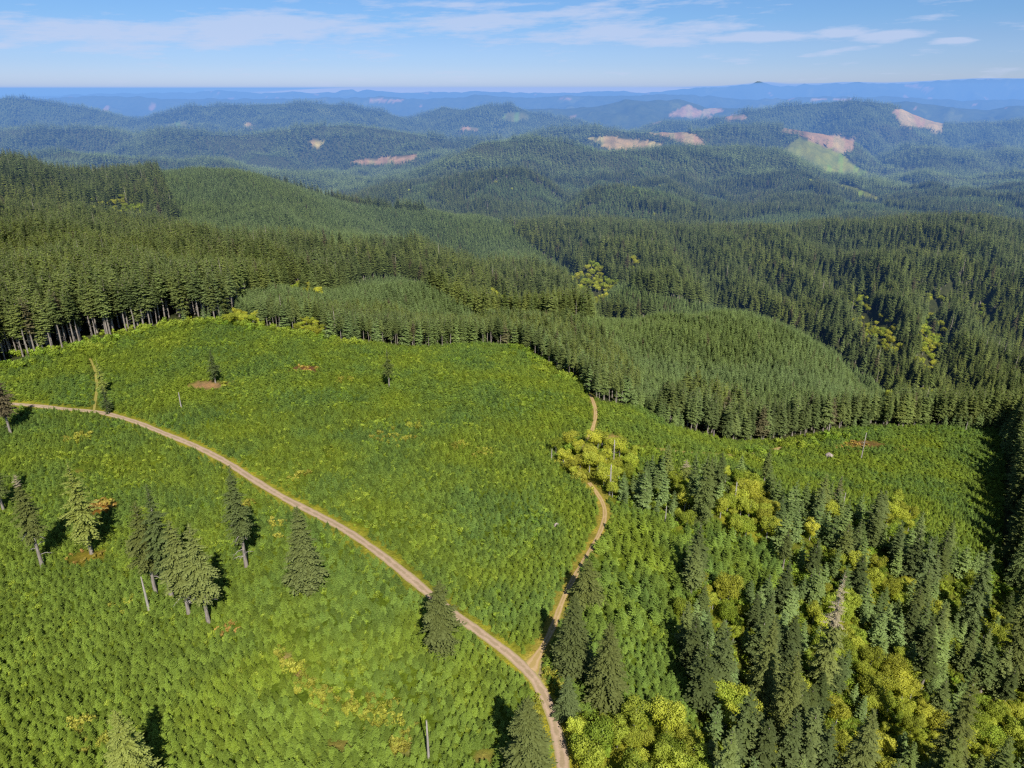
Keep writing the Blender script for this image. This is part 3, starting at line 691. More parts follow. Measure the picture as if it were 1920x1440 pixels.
def in_decid(u, v, y):
    r = np.zeros(len(u), bool)
    j = 26 * sstep(400, 700, y); u = u + j * fbm(u / 30, v / 24, 5, 3); v = v + j * .7 * fbm(u / 30, v / 24, 6, 3)
    for poly, a, b in DECID: r |= inpoly(u, v, poly) & (y > a) & (y < b)
    return r & ~((y > 480) & (fbm(u / 14, v / 12, 8, 2) > .34))
def in_clear(u, v, y):
    r = np.zeros(len(u), bool)
    for poly, a, b, k in CLEAR: r |= inpoly(u, v, poly) & (y > a) & (y < b)
    return r

def stuff(name, label, cat, protos, x, y, z, s, sw, idx):
    """one object that grows copies of the given plants on its points (geometry nodes)"""
    n = len(x)
    me = bpy.data.meshes.new(name); me.vertices.add(n); me.vertices.foreach_set('co', np.column_stack([x, y, z - .1]).astype(np.float32).ravel())
    def at(k, ty, fld, a): me.attributes.new(k, ty, 'POINT').data.foreach_set(fld, np.asarray(a).ravel())
    at('scl', 'FLOAT_VECTOR', 'vector', np.column_stack([s * sw, s * sw, s]).astype(np.float32))
    tilt = rng.normal(0, .025, (n, 2)); at('rot', 'FLOAT_VECTOR', 'vector', np.column_stack([tilt, rng.uniform(0, 6.28, n)]).astype(np.float32))
    at('pick', 'INT', 'value', idx.astype(np.int32))
    o = add(bpy.data.objects.new(name, me)); tag(o, label, cat, kind='stuff')
    ng = bpy.data.node_groups.new(name, 'GeometryNodeTree')
    ng.interface.new_socket('Geometry', in_out='INPUT', socket_type='NodeSocketGeometry'); ng.interface.new_socket('Geometry', in_out='OUTPUT', socket_type='NodeSocketGeometry')
    gi = ng.nodes.new('NodeGroupInput'); go = ng.nodes.new('NodeGroupOutput'); jn = ng.nodes.new('GeometryNodeJoinGeometry')
    def attr(k, ty):
        q = ng.nodes.new('GeometryNodeInputNamedAttribute'); q.data_type = ty; q.inputs[0].default_value = k; return q.outputs[0]
    a_s, a_r, a_p = attr('scl', 'FLOAT_VECTOR'), attr('rot', 'FLOAT_VECTOR'), attr('pick', 'INT')
    for k, pm in enumerate(protos):
        po = bpy.data.objects.new(name + '_plant', pm)
        oi = ng.nodes.new('GeometryNodeObjectInfo'); oi.inputs['Object'].default_value = po; oi.inputs['As Instance'].default_value = False
        cm = ng.nodes.new('FunctionNodeCompare'); cm.data_type = 'INT'; cm.operation = 'EQUAL'; ng.links.new(a_p, cm.inputs[2]); cm.inputs[3].default_value = k
        ip = ng.nodes.new('GeometryNodeInstanceOnPoints')
        ng.links.new(gi.outputs[0], ip.inputs['Points']); ng.links.new(cm.outputs[0], ip.inputs['Selection']); ng.links.new(oi.outputs['Geometry'], ip.inputs['Instance'])
        ng.links.new(a_s, ip.inputs['Scale']); ng.links.new(a_r, ip.inputs['Rotation']); ng.links.new(ip.outputs[0], jn.inputs[0])
    ng.links.new(jn.outputs[0], go.inputs[0])
    md = o.modifiers.new('grow', 'NODES'); md.node_group = ng
    print(name, n)
    return o

RES = [] # filled below; residual trees keep clear ground
CONI_PTS = []   # x y z h proto-kind
DEC_PTS = []
# --- young plantation
x, y, z, u, v, D = grid_pts(40, 330, 1.95)
xa, ya, za, ua, va, Da = grid_pts(330, 620, 2.3)
x, y, z, u, v, D = [np.concatenate(t) for t in ((x, xa), (y, ya), (z, za), (u, ua), (v, va), (D, Da))]
ju, jv = cover_jit(x, y, u, v, D)
inp = (inpoly(ju, jv, PLANT) & (y < 620)) | (y < 100)
mixed = inp & inpoly(ju, jv, MIXED)
keep = inp & ~mixed & ~on_road(x, y) & ~on_bare(x, y) & ~in_decid(ju, jv, y)
gap = fbm(x / 26, y / 26, 81, 3)
keep &= (rng.random(len(x)) > sstep(.25, .55, gap) * .7)
taller = inpoly(ju, jv, TALLER)
keep &= ~(taller & (rng.random(len(x)) < .5))
x, y, z, u, v, D, taller = [t[keep] for t in (x, y, z, u, v, D, taller)]
hh = (.46 + .34 * rng.random(len(x)) + .18 * fbm(x / 40, y / 40, 83, 2)) * 1.0
hh = hh * (1 + .35 * sstep(1000, 1300, u) * sstep(900, 700, v)) * (1 + .3 * sstep(1000, 1400, v))
hh[taller] *= 1.9
YP = [x, y, z, hh, D, v]
# --- everything that is forest
def forest(y0, y1, s):
    x, y, z, u, v, D = grid_pts(y0, y1, s)
    ju, jv = cover_jit(x, y, u, v, D)
    inpl = (inpoly(ju, jv, PLANT) & (y < 620)) | (y < 100)
    dec = in_decid(ju, jv, y)
    clr = in_clear(ju, jv, y)
    return x, y, z, u, v, D, ju, jv, inpl, dec, clr
x, y, z, u, v, D, ju, jv, inpl, dec, clr = forest(60, 620, 5.0)
mixed = inpl & inpoly(ju, jv, MIXED)
mL = inpoly(ju, jv, MATURE_L); mC = inpoly(ju, jv, MATURE_C) & (y < 1100) & ~mL; mR = inpoly(ju, jv, MATURE_R)
r = rng.random(len(x))
# mixed stand: clumped
cl = fbm(x / 22, y / 22, 87, 3)
k1 = mixed & ~dec & (r < .50 + .75 * cl) & ~on_road(x, y, 2)
h1 = np.where(v > 1000, 1.0, .8) * (9 + 17 * rng.random(len(x)) ** 1.3) * (1 + .3 * cl)
k2 = ~inpl & mL & ~dec & (r < .62); h2 = 29 + 10 * rng.random(len(x))
redge = ~inpl & (u > 1893) & (v > 785) & (y < 620)
k3 = ~inpl & ~mL & (mC | mR | redge) & ~dec & (r < .8); h3 = np.where(redge, 24, 20) + 8 * rng.random(len(x)); 
k4 = ~inpl & ~mL & ~mC & ~mR & ~dec; h4 = 11.5 + 4.5 * rng.random(len(x))
# the belt that borders the plantation: taller row
BELT = [(480,640),(480,598),(700,600),(1000,585),(1130,640),(1200,740),(1160,780),(1050,720),(960,665),(700,670)]
bd = ~inpl & ~mL & inpoly(u, v, BELT)
k4 &= bd
h4 = np.where(bd, 17 + 4 * rng.random(len(x)), h4); h3 = np.where(bd, 19 + 3 * rng.random(len(x)), h3)
hts = np.select([k1, k2, k3, k4], [h1, h2, h3, h4], 0); kk = k1 | k2 | k3 | k4
kk &= (y < 600)
bare = (k2 & (rng.random(len(x)) < .75)) | (bd & (rng.random(len(x)) < .5))
CN = [t[kk] for t in (x, y, z, hts, D, v, u)] + [bare[kk]]
kd = dec & (y < 600) & (rng.random(len(x)) < .85) & ~on_road(x, y, 1)
hd = np.where(inpl, 8.0, np.where(y < 530, 4.6, 11.0)) * rng.uniform(.6, 1.45, len(x))
km = mixed & ~dec & ~k1 & (rng.random(len(x)) < .12) & ~on_road(x, y, 2)
kd |= km
DN = [t[kd] for t in (x, y, z, hd, D, v, u)]

def visible(x, y, z, h):
    """drop plants that a hill hides completely from anywhere near the viewpoint"""
    top = z + h + 6; vis = np.ones(len(x), bool)
    for f in np.linspace(.25, .985, 40):
        zz = hz(x * f, y * f); vis &= (CAMZ + (top - CAMZ) * f) > zz
    return vis
MX = []
for (a, b, s) in ((600, 1000, 5.6), (1000, 1750, 6.4), (1750, 2900, 8.4)):
    x, y, z, u, v, D, ju, jv, inpl, dec, clr = forest(a, b, s)
    mL = inpoly(ju, jv, MATURE_L); mC = inpoly(ju, jv, MATURE_C) & (y < 1100) & ~mL; mR = inpoly(ju, jv, MATURE_R)
    r = rng.random(len(x)); big = fbm(x / 260, y / 260, 93, 3)
    old = (mL | mC | mR) & (y < 1500) | (y > 1500) & (big > .0)
    h = np.where(old, 22 + 13 * rng.random(len(x)), 14 + 5 * rng.random(len(x))); young = ~old & (y < 1750)
    h = np.where((y > 1500) & (big <= 0), 13 + 4 * rng.random(len(x)), h)
    k = ~dec & ~clr & ~young & (r < np.where(old, .86, .98))
    k &= visible(x, y, z, h)
    MX.append([t[k] for t in (x, y, z, h, D, v, u)])
    kd = dec & (r < .5) & visible(x, y, z, h); kd |= k & (rng.random(len(x)) < .006)
    DN = [np.concatenate([p, q[kd]]) for p, q in zip(DN, (x, y, z, 11 * rng.uniform(.7, 1.3, len(x)), D, v, u))]
MX = [np.concatenate(t) for t in zip(*MX)]
PX = []          # the half grown stands on the knolls, closely spaced
for (a, b, s) in ((380, 1000, 3.5), (1000, 1750, 4.4)):
    x, y, z, u, v, D, ju, jv, inpl, dec, clr = forest(a, b, s)
    mL = inpoly(ju, jv, MATURE_L); mC = inpoly(ju, jv, MATURE_C) & ~mL & (y < 1100); mR = inpoly(ju, jv, MATURE_R)
    bd = (y < 600) & inpoly(u, v, BELT)
    old = (mL | mC | mR) & (y < 1500); h = (9.5 + 4.4 * rng.random(len(x))) * (1 + .18 * fbm(x / 60, y / 60, 31, 2)) * s / 3.7
    k = ~inpl & ~dec & ~clr & ~old & ~bd; k &= visible(x, y, z, h)
    PX.append([t[k] for t in (x, y, z, h)])
PX = [np.concatenate(t) for t in zip(*PX)]
FX = []
for (a, b, s) in ((2900, 4300, 12), (4300, 7600, 19)):
    x, y, z, u, v, D, ju, jv, inpl, dec, clr = forest(a, b, s)
    h = s * (1.5 + .8 * rng.random(len(x))) + 4; big = fbm(x / 300, y / 300, 93, 3)
    h *= np.where(big > .05, 1.2, .85) * np.where(fbm(x / 420, y / 420, 99, 3) > .12, .62, 1.08)
    k = ~clr; idx = np.flatnonzero(k); vis = visible(x[idx], y[idx], z[idx], h[idx]); idx = idx[vis]
    FX.append([t[idx] for t in (x, y, z, h)])
FX = [np.concatenate(t) for t in zip(*FX)]

# --- residual trees and other single things, each at the spot surveyed on the photo
def top_to_h(x, y, z, vt):
    a, b = .5, 90.0
    for _ in range(40):
        m_ = (a + b) / 2
        if proj(x, y, z + m_)[1] > vt: a = m_
        else: b = m_
    return (a + b) / 2
def empty(name, loc, rz=0.0):
    o = add(bpy.data.objects.new(name, None)); o.location = loc; o.rotation_euler = (0, 0, rz); o.empty_display_size = 1; return o
def child(name, me, parent, label=None):
    o = add(bpy.data.objects.new(name, me)); o.parent = parent
    if label: o['label'] = label
    return o
def old_tree(u, v, vt, cb, rm, seed, label, name='old_spruce', group=None, mat=None, mode='old', deadtop=0, dead=0, nb=8, droop=.5, cat='conifer', bare=False, lv=34, irr=.45):
    x, y, z = hit(u, v); h = top_to_h(x, y, z, vt)
    e = empty(name, (x, y, z), 0); tag(e, label, cat, group)
    V, F, T = conifer(h, cb, rm, int(lv * 1.25), nb + 5, 9, seed, mode, irr, up=.12, droop=droop, width=.33)
    mat = mat or M_OLD
    if deadtop:     # the dry top is a part of its own: twigs without green
        cz = V[F].mean(1)[:, 2]; tmask = cz > h * (1 - deadtop)
        child('crown', mesh_np('crown', V, F[~tmask], [mat], attrs={'tip': T}), e)
        Ft = F[tmask]; Ft = Ft[np.random.default_rng(seed).random(len(Ft)) < .75]
        child('dead_top', mesh_np('dead_top', V, Ft, [M_DEADTWIG], attrs={'tip': T}), e, 'dry pale dead top of the crown')
    else: child('crown', mesh_np('crown', V, F, [mat], attrs={'tip': T}), e)
    TV, TF = trunk_geo(h, .013 * h + .12, seed + 1, stubs=16 if dead else 0, stub_lo=.06, stub_hi=max(cb, .12) + .12, stub_len=1.3)
    child('trunk', mesh_np('trunk', TV, TF, [M_BARK if not bare else M_DEADWOOD]), e)
    r = np.random.default_rng(seed + 5)
    for i in range(dead):
        a = r.uniform(0, 6.28); l = r.uniform(1.8, 4.4); zz = h * r.uniform(.09, max(cb, .12) + .1)
        p0 = np.array([0, 0, zz]); p2 = p0 + np.array([math.cos(a) * l, math.sin(a) * l, r.uniform(-.5, .15) * l]); p1 = (p0 + p2) / 2 + np.array([0, 0, .15 * l])
        dv = [tube([p0, p1, p2], [.15, .10, .03], 4)]
        for q in range(3):
            f = .35 + .2 * q; s0 = p0 + (p2 - p0) * f + np.array([0, 0, .12 * l]); aa = a + r.choice([-1, 1]) * r.uniform(.5, 1)
            dv.append(tube([s0, s0 + np.array([math.cos(aa), math.sin(aa), -.2]) * l * .3], [.04, .012], 3))
        a_, b_ = join(dv); child('dead_branch', mesh_np('dead_branch', a_, b_, [M_DEADWOOD]), e)
    RES.append((x, y, rm)); return e
T_ = old_tree
T_(80,1063,890,.32,4.6,1,'old spruce with a reddish dry top and bare grey lower trunk near the left edge',deadtop=.12,dead=9)
T_(172,1038,868,.20,5.6,2,'pale yellow green spruce beside the rusty bracken patch',mat=M_GOLD,dead=6,nb=7,irr=.6)
T_(7,957,840,.25,4.4,3,'dark conifer cut by the left picture edge, above the dry topped spruce',dead=4,mat=M_STAND)
T_(20,812,690,.28,6.0,4,'dark broad conifer at the left edge just below the gravel road',dead=4,mat=M_STAND)
T_(292,1112,940,.30,5.4,5,'leftmost spruce of the close clump of old trees in the left foreground',dead=6,irr=.55)
T_(322,1120,905,.30,4.6,6,'tallest back spruce of the close clump in the left foreground',mat=M_STAND,dead=2,irr=.6)
T_(354,1150,975,.26,6.2,7,'broad middle spruce of the close clump with many bare white lower branches',mat=M_OLD,dead=10)
T_(391,1167,980,.25,5.6,8,'rightmost spruce of the close clump with bare grey trunk foot',dead=6,irr=.55)
T_(462,1062,872,.30,4.6,9,'lone narrow dark spruce with fan of dead branches on its bare foot',mat=M_STAND,dead=12,nb=9)
T_(576,1108,950,.07,6.4,10,'lone full skirted grey green spruce standing left of the gravel road bend',mode='mature',nb=9,irr=.3,mat=M_OLD)
T_(829,1224,1088,.16,6.2,11,'broad round topped spruce standing at the near edge of the gravel road',dead=5,nb=9,irr=.35)
T_(988,1468,1308,.06,6.4,12,'pale spruce at the bottom edge just left of the gravel road',mode='mature',nb=9,irr=.35)
T_(262,1500,1332,.06,5.6,13,'pale yellow spruce cut by the bottom edge in the left foreground',mode='mature',mat=M_GOLD,nb=8,irr=.4)
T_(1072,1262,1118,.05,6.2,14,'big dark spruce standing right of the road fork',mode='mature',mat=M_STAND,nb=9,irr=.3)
T_(1100,1135,1048,.08,5.4,15,'pale drooping conifer over the ochre track above the fork',mode='old',nb=7,irr=.5)
T_(1135,1322,1168,.05,5.8,16,'spruce with drooping layered boughs right of the gravel road, below the fork',mode='mature',nb=9,irr=.35)
T_(1062,1345,1268,.05,3.4,17,'small dark spruce on the right verge of the gravel road',mode='mature',mat=M_STAND,nb=8,lv=22)
T_(196,742,672,.12,3.0,18,'slim pale conifer beside the faint track in the far left plantation',nb=6,lv=24,irr=.6,mat=M_GOLD)
T_(204,776,722,.08,2.8,19,'slim dark conifer touching the gravel road at the far left',nb=7,lv=22,mat=M_STAND)
T_(404,718,655,.22,3.6,20,'lone dark conifer standing on the bare brown mound in the plantation',nb=6,lv=22,mat=M_STAND,irr=.7)
T_(730,728,652,.34,3.2,21,'lone thin conifer with sparse crown in the middle of the plantation',nb=6,lv=22,mat=M_STAND,irr=.7)
T_(1535,1300,1072,.08,5.2,22,'tallest conifer of the lower right stand with a long dead pale top',deadtop=.42,nb=8,mode='old',bare=True)
T_(1312,990,850,.12,5.0,23,'dark tall spruce above the mixed stand, right of the ochre track bend',nb=7,irr=.6,mat=M_STAND)
T_(1345,930,845,.1,4.0,24,'dark slim spruce just right of the tall spruce above the mixed stand',nb=7,irr=.5,mat=M_STAND)
T_(1283,905,862,.3,3.0,25,'sparse grey conifer on the pale knoll of the mixed stand',nb=5,irr=.7,deadtop=.3,lv=20)
T_(1420,1345,1160,.06,5.2,26,'wide conifer with greyish tip in the lower right stand, left of the dead topped one',nb=9,mode='mature',irr=.35)
T_(1590,1520,1330,.06,6.4,27,'large conifer at the bottom edge of the lower right stand',nb=9,mode='mature',irr=.35)
T_(1760,1480,1260,.06,6.0,28,'pale grey green conifer among gold broadleaf trees at the lower right',nb=9,mode='mature',irr=.35)
T_(1885,1280,1070,.06,5.8,29,'full grey green conifer near the right picture edge',nb=9,mode='mature',irr=.35)
T_(1810,1190,1020,.06,5.2,30,'bluish conifer left of the full grey green one near the right edge',nb=9,mode='mature',irr=.35,mat=M_STAND)
T_(1460,1410,1220,.06,5.4,31,'wide dark conifer at the foot of the dead topped tree',nb=9,mode='mature',irr=.35)
EDGE = [(1905,905,790),(1935,930,800),(1898,960,850),(1925,1000,860),(1915,1060,930),(1945,1080,900),(1975,1000,820),(1960,950,780),(1950,870,760),(1900,1100,990),(1985,1090,900)]
for i, (u, v, vt) in enumerate(EDGE):
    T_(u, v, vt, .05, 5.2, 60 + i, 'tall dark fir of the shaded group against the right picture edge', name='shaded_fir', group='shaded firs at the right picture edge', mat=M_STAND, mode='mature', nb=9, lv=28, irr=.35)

def snag(u, v, vt, r0, label, seed, dead=0, cat='dead trunk'):
    x, y, z = hit(u, v); h = top_to_h(x, y, z, vt); r = np.random.default_rng(seed)
    V, F = tube([(0, 0, -.4), (0, 0, .4), (0, 0, h * .5), (r.normal() * .05, 0, h)], [r0 * 1.25, r0 * 1.05, r0 * .8, r0 * .45], 7)
    V[-8:, 2] += r.uniform(-.8, .6, 8)
    e = empty('snag', (x, y, z)); tag(e, label, cat); child('trunk', mesh_np('snag', V, F, [M_DEADWOOD]), e)
    for i in range(dead):
        a = r.uniform(0, 6.28); zz = h * r.uniform(.35, .95); l = h * .16 * r.uniform(.4, 1.1) * (1.4 - zz / h)
        p0 = np.array([0, 0, zz]); p2 = p0 + np.array([math.cos(a) * l, math.sin(a) * l, r.uniform(-.1, .5) * l])
        child('dead_branch', mesh_np('dead_branch', *tube([p0, (p0 + p2) / 2 + np.array([0, 0, -.08 * l]), p2], [.10, .07, .02], 4), [M_DEADWOOD]), e)
snag(280,1146,1083,.42,'bare pale broken trunk left of the close clump of old spruces',1)
snag(804,1424,1350,.34,'bare white pole standing alone in the bottom middle of the plantation',2)
snag(340,765,736,.36,'short bleached pole in the far left plantation below the brown mound',3)
snag(1143,928,872,.42,'tall white dead trunk rising from gold shrubs above the track bend',4,dead=6)
snag(1150,870,824,.36,'dead white tree at the top of the gold shrubs',5,dead=9)
snag(1034,862,842,.3,'short dead white stem left of the gold shrubs',6,dead=3)
snag(1614,862,812,.36,'forked bleached dead tree in the rusty patch of the right plantation',7,dead=10)
snag(1552,818,795,.4,'pinkish dead tree at the foot of the forest edge on the right',8,dead=9)
snag(1810,808,792,.3,'small dead pale tree near the far right corner of the plantation',9,dead=6)
snag(1228,778,756,.28,'thin grey dead pole in front of the forest belt',10)
snag(1246,990,950,.3,'pale dead trunk below the dark spruces of the mixed stand',11,dead=4)
snag(1375,955,905,.4,'pale dead tree topping the gold broadleaf clump',12,dead=10)
snag(1576,970,925,.35,'pale dead stem between dark firs above the lower right stand',13,dead=7)
snag(1108,1395,1355,.3,'grey dead tree in the shrubs on the right road verge',14,dead=10)
snag(1080,1385,1350,.3,'leaning twiggy grey dead shrub tree beside the gravel road at the bottom',15,dead=10)

def rock(u, v, size, label, seed, name='boulder'):
    x, y, z = hit(u, v); r = np.random.default_rng(seed)
    import bmesh
    bm = bmesh.new(); bmesh.ops.create_icosphere(bm, subdivisions=3, radius=1)
    for w in bm.verts:
        c = w.co; k = 1 + .22 * float(noise2(c.x * 1.6 + seed, c.y * 1.6 + c.z * 2)) + .1 * float(noise2(c.x * 4, c.y * 4 + c.z * 4 + seed))
        c.x *= size[0] * k; c.y *= size[1] * k; c.z *= size[2] * k
    me = bpy.data.meshes.new(name); bm.to_mesh(me); bm.free(); me.materials.append(M_ROCK)
    o = add(bpy.data.objects.new(name, me)); o.location = (x, y, z + size[2] * .5); o.rotation_euler = (0, 0, r.uniform(0, 3)); tag(o, label, 'rock'); RES.append((x, y, max(size)))
rock(1555,858,(3.0,2.0,1.9),'pale pink boulder in the right plantation',1)
rock(1043,987,(.9,.8,1.0),'small white rock among young firs left of the track bend',2)
rock(1097,838,(1.8,1.2,.7),'low pale rock heap where the ochre track ends at the gold shrubs',3)

# --- thin the mass around the single trees, then split each kind into individuals and the rest
def clear_of(x, y, k, add_=0):
    m_ = np.ones(len(x), bool)
    for X, Y, R in RES: m_ &= np.hypot(x - X, y - Y) > R * k + add_
    return m_
k = clear_of(YP[0], YP[1], .0, 1.6); YP = [t[k] for t in YP]
k = clear_of(CN[0], CN[1], .75, 1.5); CN = [t[k] for t in CN]
k = clear_of(DN[0], DN[1], .8, 1.0); DN = [t[k] for t in DN]
def infr(x, y, z, h):
    u0, v0, _ = proj(x, y, z + h * .6); return (u0 > 5) & (u0 < 1915) & (v0 > 0) & (v0 < 1425)
def split(x, y, z, h, D, n):
    sc_ = np.where(infr(x, y, z, h), h / D, 0); o_ = np.argsort(-sc_); m_ = np.zeros(len(x), bool); m_[o_[:n]] = True; return m_
# young firs
x, y, z, s, D, v = YP
sel = split(x, y, z, 4 * s, D, 300)
for i in np.flatnonzero(sel):
    o = add(bpy.data.objects.new('young_fir', YOUNG[i % 5])); o.location = (x[i], y[i], z[i] - .1); o.rotation_euler = (0, 0, rng.uniform(0, 6.28)); o.scale = (s[i] * 1.02, s[i] * 1.02, s[i])
    tag(o, 'young fir standing large in the nearest rows of the replanted slope', 'young conifer', 'young firs of the replanted slope')
r_ = ~sel; nearm = r_ & (y < 330)
stuff('young_fir_plantation', 'dense mass of young firs covering the replanted slope', 'young forest', YOUNG, x[nearm], y[nearm], z[nearm], s[nearm], rng.uniform(.9, 1.15, nearm.sum()), rng.integers(0, 5, nearm.sum()))
fm = r_ & (y >= 330)
stuff('young_fir_plantation', 'young firs on the far part of the replanted slope up to the forest edge', 'young forest', YOUNGF, x[fm], y[fm], z[fm], s[fm], rng.uniform(.95, 1.25, fm.sum()), rng.integers(0, 3, fm.sum()))
# mature firs
x, y, z, h, D, v, u, bare = CN
sel = split(x, y, z, h, D, 255)
for i in np.flatnonzero(sel):
    e = empty('fir_tree', (x[i], y[i], z[i] - .2), rng.uniform(0, 6.28)); k_ = h[i] / HM; w_ = k_ ** .6 * rng.uniform(1.2, 1.65); e.scale = (w_, w_, k_)
    cm_, tm_ = (TALLBARE_T[i % 4] if bare[i] else FIRS_T[i % 6])
    child('crown', cm_, e); child('trunk', tm_, e)
    if bare[i] or u[i] < 800: tag(e, 'tall fir at the front edge of the dark forest above the left plantation', 'conifer', 'firs along the front edge of the left forest')
    elif v[i] > 880: tag(e, 'dark green fir in the mixed stand at the lower right', 'conifer', 'firs of the mixed stand')
    else: tag(e, 'fir at the front of the forest belt behind the right plantation', 'conifer', 'firs of the right forest belt')
r_ = ~sel; b_ = r_ & bare; n_ = r_ & ~bare; k_ = h / HM
stuff('bare_trunk_firs', 'tall close grown firs with long bare trunks behind the plantation edge', 'forest', TALLBARE, x[b_], y[b_], z[b_], k_[b_], rng.uniform(1.0, 1.3, b_.sum()), rng.integers(0, 4, b_.sum()))
xx, yy, zz, hh_, = [np.concatenate([a[n_], b]) for a, b in zip((x, y, z, h), MX[:4])]
pl = hh_ < 19.2
px4 = [np.concatenate([a, b[pl]]) for a, b in zip(PX, (xx, yy, zz, hh_))]
stuff('pole_stand', 'soft textured stands of half grown firs behind the plantation', 'forest', POLE, px4[0], px4[1], px4[2], px4[3] / 15, rng.uniform(1.05, 1.4, len(px4[0])), rng.integers(0, 5, len(px4[0])))
xx, yy, zz, hh_ = [t[~pl] for t in (xx, yy, zz, hh_)]
stuff('fir_forest', 'dense dark fir forest over the middle ridges and valleys', 'forest', FIRS, xx, yy, zz, hh_ / HM, rng.uniform(1.05, 1.75, len(xx)) * (HM / hh_) ** .2, np.where(rng.random(len(xx)) < .012, 6, rng.integers(0, 6, len(xx))))
x, y, z, h = FX
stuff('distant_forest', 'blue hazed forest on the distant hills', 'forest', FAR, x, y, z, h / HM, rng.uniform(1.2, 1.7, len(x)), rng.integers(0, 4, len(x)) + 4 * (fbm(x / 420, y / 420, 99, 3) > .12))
# broadleaf trees
x, y, z, h, D, v, u = DN
sel = split(x, y, z, h, D, 240)
for i in np.flatnonzero(sel):
    e = empty('alder_tree', (x[i], y[i], z[i] - .2), rng.uniform(0, 6.28)); k_ = h[i] / 10; e.scale = (k_ * 1.05, k_ * 1.05, k_)
    cm_, tm_ = ALDER_T[i % 4]; child('crown', cm_, e); child('trunk', tm_, e)
    tag(e, 'yellow green broadleaf tree growing in a gap between the darker firs', 'broadleaf tree', 'broadleaf trees between the firs')
r_ = ~sel
stuff('broadleaf_thicket', 'yellow green broadleaf thickets in the valleys and gaps', 'thicket', ALDER, x[r_], y[r_], z[r_], h[r_] / 10, rng.uniform(1, 1.3, r_.sum()), rng.integers(0, 4, r_.sum()))
# undergrowth
x, y, z, u, v, D = grid_pts(60, 500, 2.7)
ju, jv = cover_jit(x, y, u, v, D)
inp = (inpoly(ju, jv, PLANT) & (y < 620)) | (y < 100)
pn = fbm(x / 18, y / 18, 97, 3); mixed = inpoly(ju, jv, MIXED); road_near = on_road(x, y, 5)
k = inp & ~on_road(x, y, -1.1) & ~on_bare(x, y, .75) & (rng.random(len(x)) < .40 + .9 * pn + 2.2 * np.clip(fbm(x / 26, y / 26, 81, 3) - .2, 0, 1) + .35 * mixed + .3 * road_near)
s = rng.uniform(.6, 1.25, len(x)) * (1 + .7 * np.clip(pn, 0, 1) + .5 * mixed) * np.where(on_road(x, y, .2), .28, np.where(on_road(x, y, 2.5), .5, 1))
stuff('undergrowth', 'bright green brush filling the gaps between the young firs', 'undergrowth', SHRUB, x[k], y[k], z[k], s[k], rng.uniform(.9, 1.4, k.sum()), rng.integers(0, 3, k.sum()))
ex, ey = [], []
for (u, v) in [(20,682),(70,662),(110,655),(150,650),(175,648),(210,636),(245,624),(280,615),(320,606),(350,603),(390,602),(430,604),(470,606),(520,617),(560,624),(600,630),(650,640),(990,655),(1008,672),(1030,684),(1048,700),(1066,708),(1085,716),(1115,845),(1200,842),(1390,855),(1440,850),(1500,832),(1560,818)]:
    X, Y, Z = hit(u, v + 4); n_ = 18; ex.append(X + rng.normal(0, 8, n_)); ey.append(Y + rng.normal(0, 2.2, n_))
ex = np.concatenate(ex); ey = np.concatenate(ey)
stuff('forest_edge_brush', 'yellow green brush along the foot of the forest edge', 'brush', SHRUB, ex, ey, hz(ex, ey), rng.uniform(1.5, 3.4, len(ex)), rng.uniform(.8, 1.1, len(ex)), rng.integers(0, 3, len(ex)))
GOLD = []
M_GOLDSHRUB = foliage('gold_brush_leaves', (0.252, 0.288, 0.011), (0.340, 0.336, 0.018), (0.296, 0.240, 0.027), .5, transl=.22, stand=.06)
for i in range(3):
    V, F, T, tr = leafy(1.5, 1.3, 220, 360 + i, cb=-.2, lobes=6, leaf=.26, trunk=False); GOLD.append(two('gold_brush', (V, F, T), None, M_GOLDSHRUB, None))
ex, ey = [], []
for (u, v, n_, rx_, ry_) in [(520,1232,10,2.5,2),(545,1252,12,2.5,2),(575,1282,12,2.5,2),(605,1305,12,3,2),(650,1330,14,4,2),(700,1345,14,4,2),(735,1330,14,2.5,3),(760,1385,16,3,3),(150,822,26,5,4),(465,948,5,2,2),(912,852,12,3,3),(860,838,8,3,3),(740,822,22,8,5),(770,800,10,4,3),(640,715,8,5,3),(425,725,6,3,2),(560,895,5,3,3),
                            (1095,900,26,5,6),(1110,925,10,3,3),(1060,870,20,6,5),(1150,925,6,2,2),(1540,1290,8,3,4),(240,1130,6,3,2),(520,985,10,5,3),(160,1360,6,3,2),(190,1395,6,3,2),(1000,1340,4,1.5,2),(1025,1265,6,2,2),(1045,1290,8,2,2)]:
    X, Y, Z = hit(u, v); ex.append(X + rng.normal(0, rx_ * .6, n_)); ey.append(Y + rng.normal(0, ry_ * .8, n_))
ex = np.concatenate(ex); ey = np.concatenate(ey); k = ~on_road(ex, ey, -.6); ex, ey = ex[k], ey[k]
stuff('gold_brush', 'gold tinted brush in strips and patches between the young firs', 'brush', GOLD, ex, ey, hz(ex, ey), rng.uniform(.8, 1.9, len(ex)), rng.uniform(.9, 1.2, len(ex)), rng.integers(0, 3, len(ex)))
bx, by = [], []
for (u, v, n, r) in ((187, 950, 46, 5), (165, 1045, 9, 5), (1600, 838, 50, 9), (572, 691, 14, 5), (1690, 842, 12, 4), (430, 1180, 8, 3)):
    X, Y, Z = hit(u, v); a = rng.uniform(0, 6.28, n); q = np.sqrt(rng.random(n)) * r; bx.append(X + q * np.cos(a) * 1.4); by.append(Y + q * np.sin(a))
bx = np.concatenate(bx); by = np.concatenate(by)
stuff('bracken', 'rusty orange bracken patches in the plantation', 'bracken', BRACKEN, bx, by, hz(bx, by), rng.uniform(.7, 1.3, len(bx)), rng.uniform(.9, 1.3, len(bx)), rng.integers(0, 2, len(bx)))

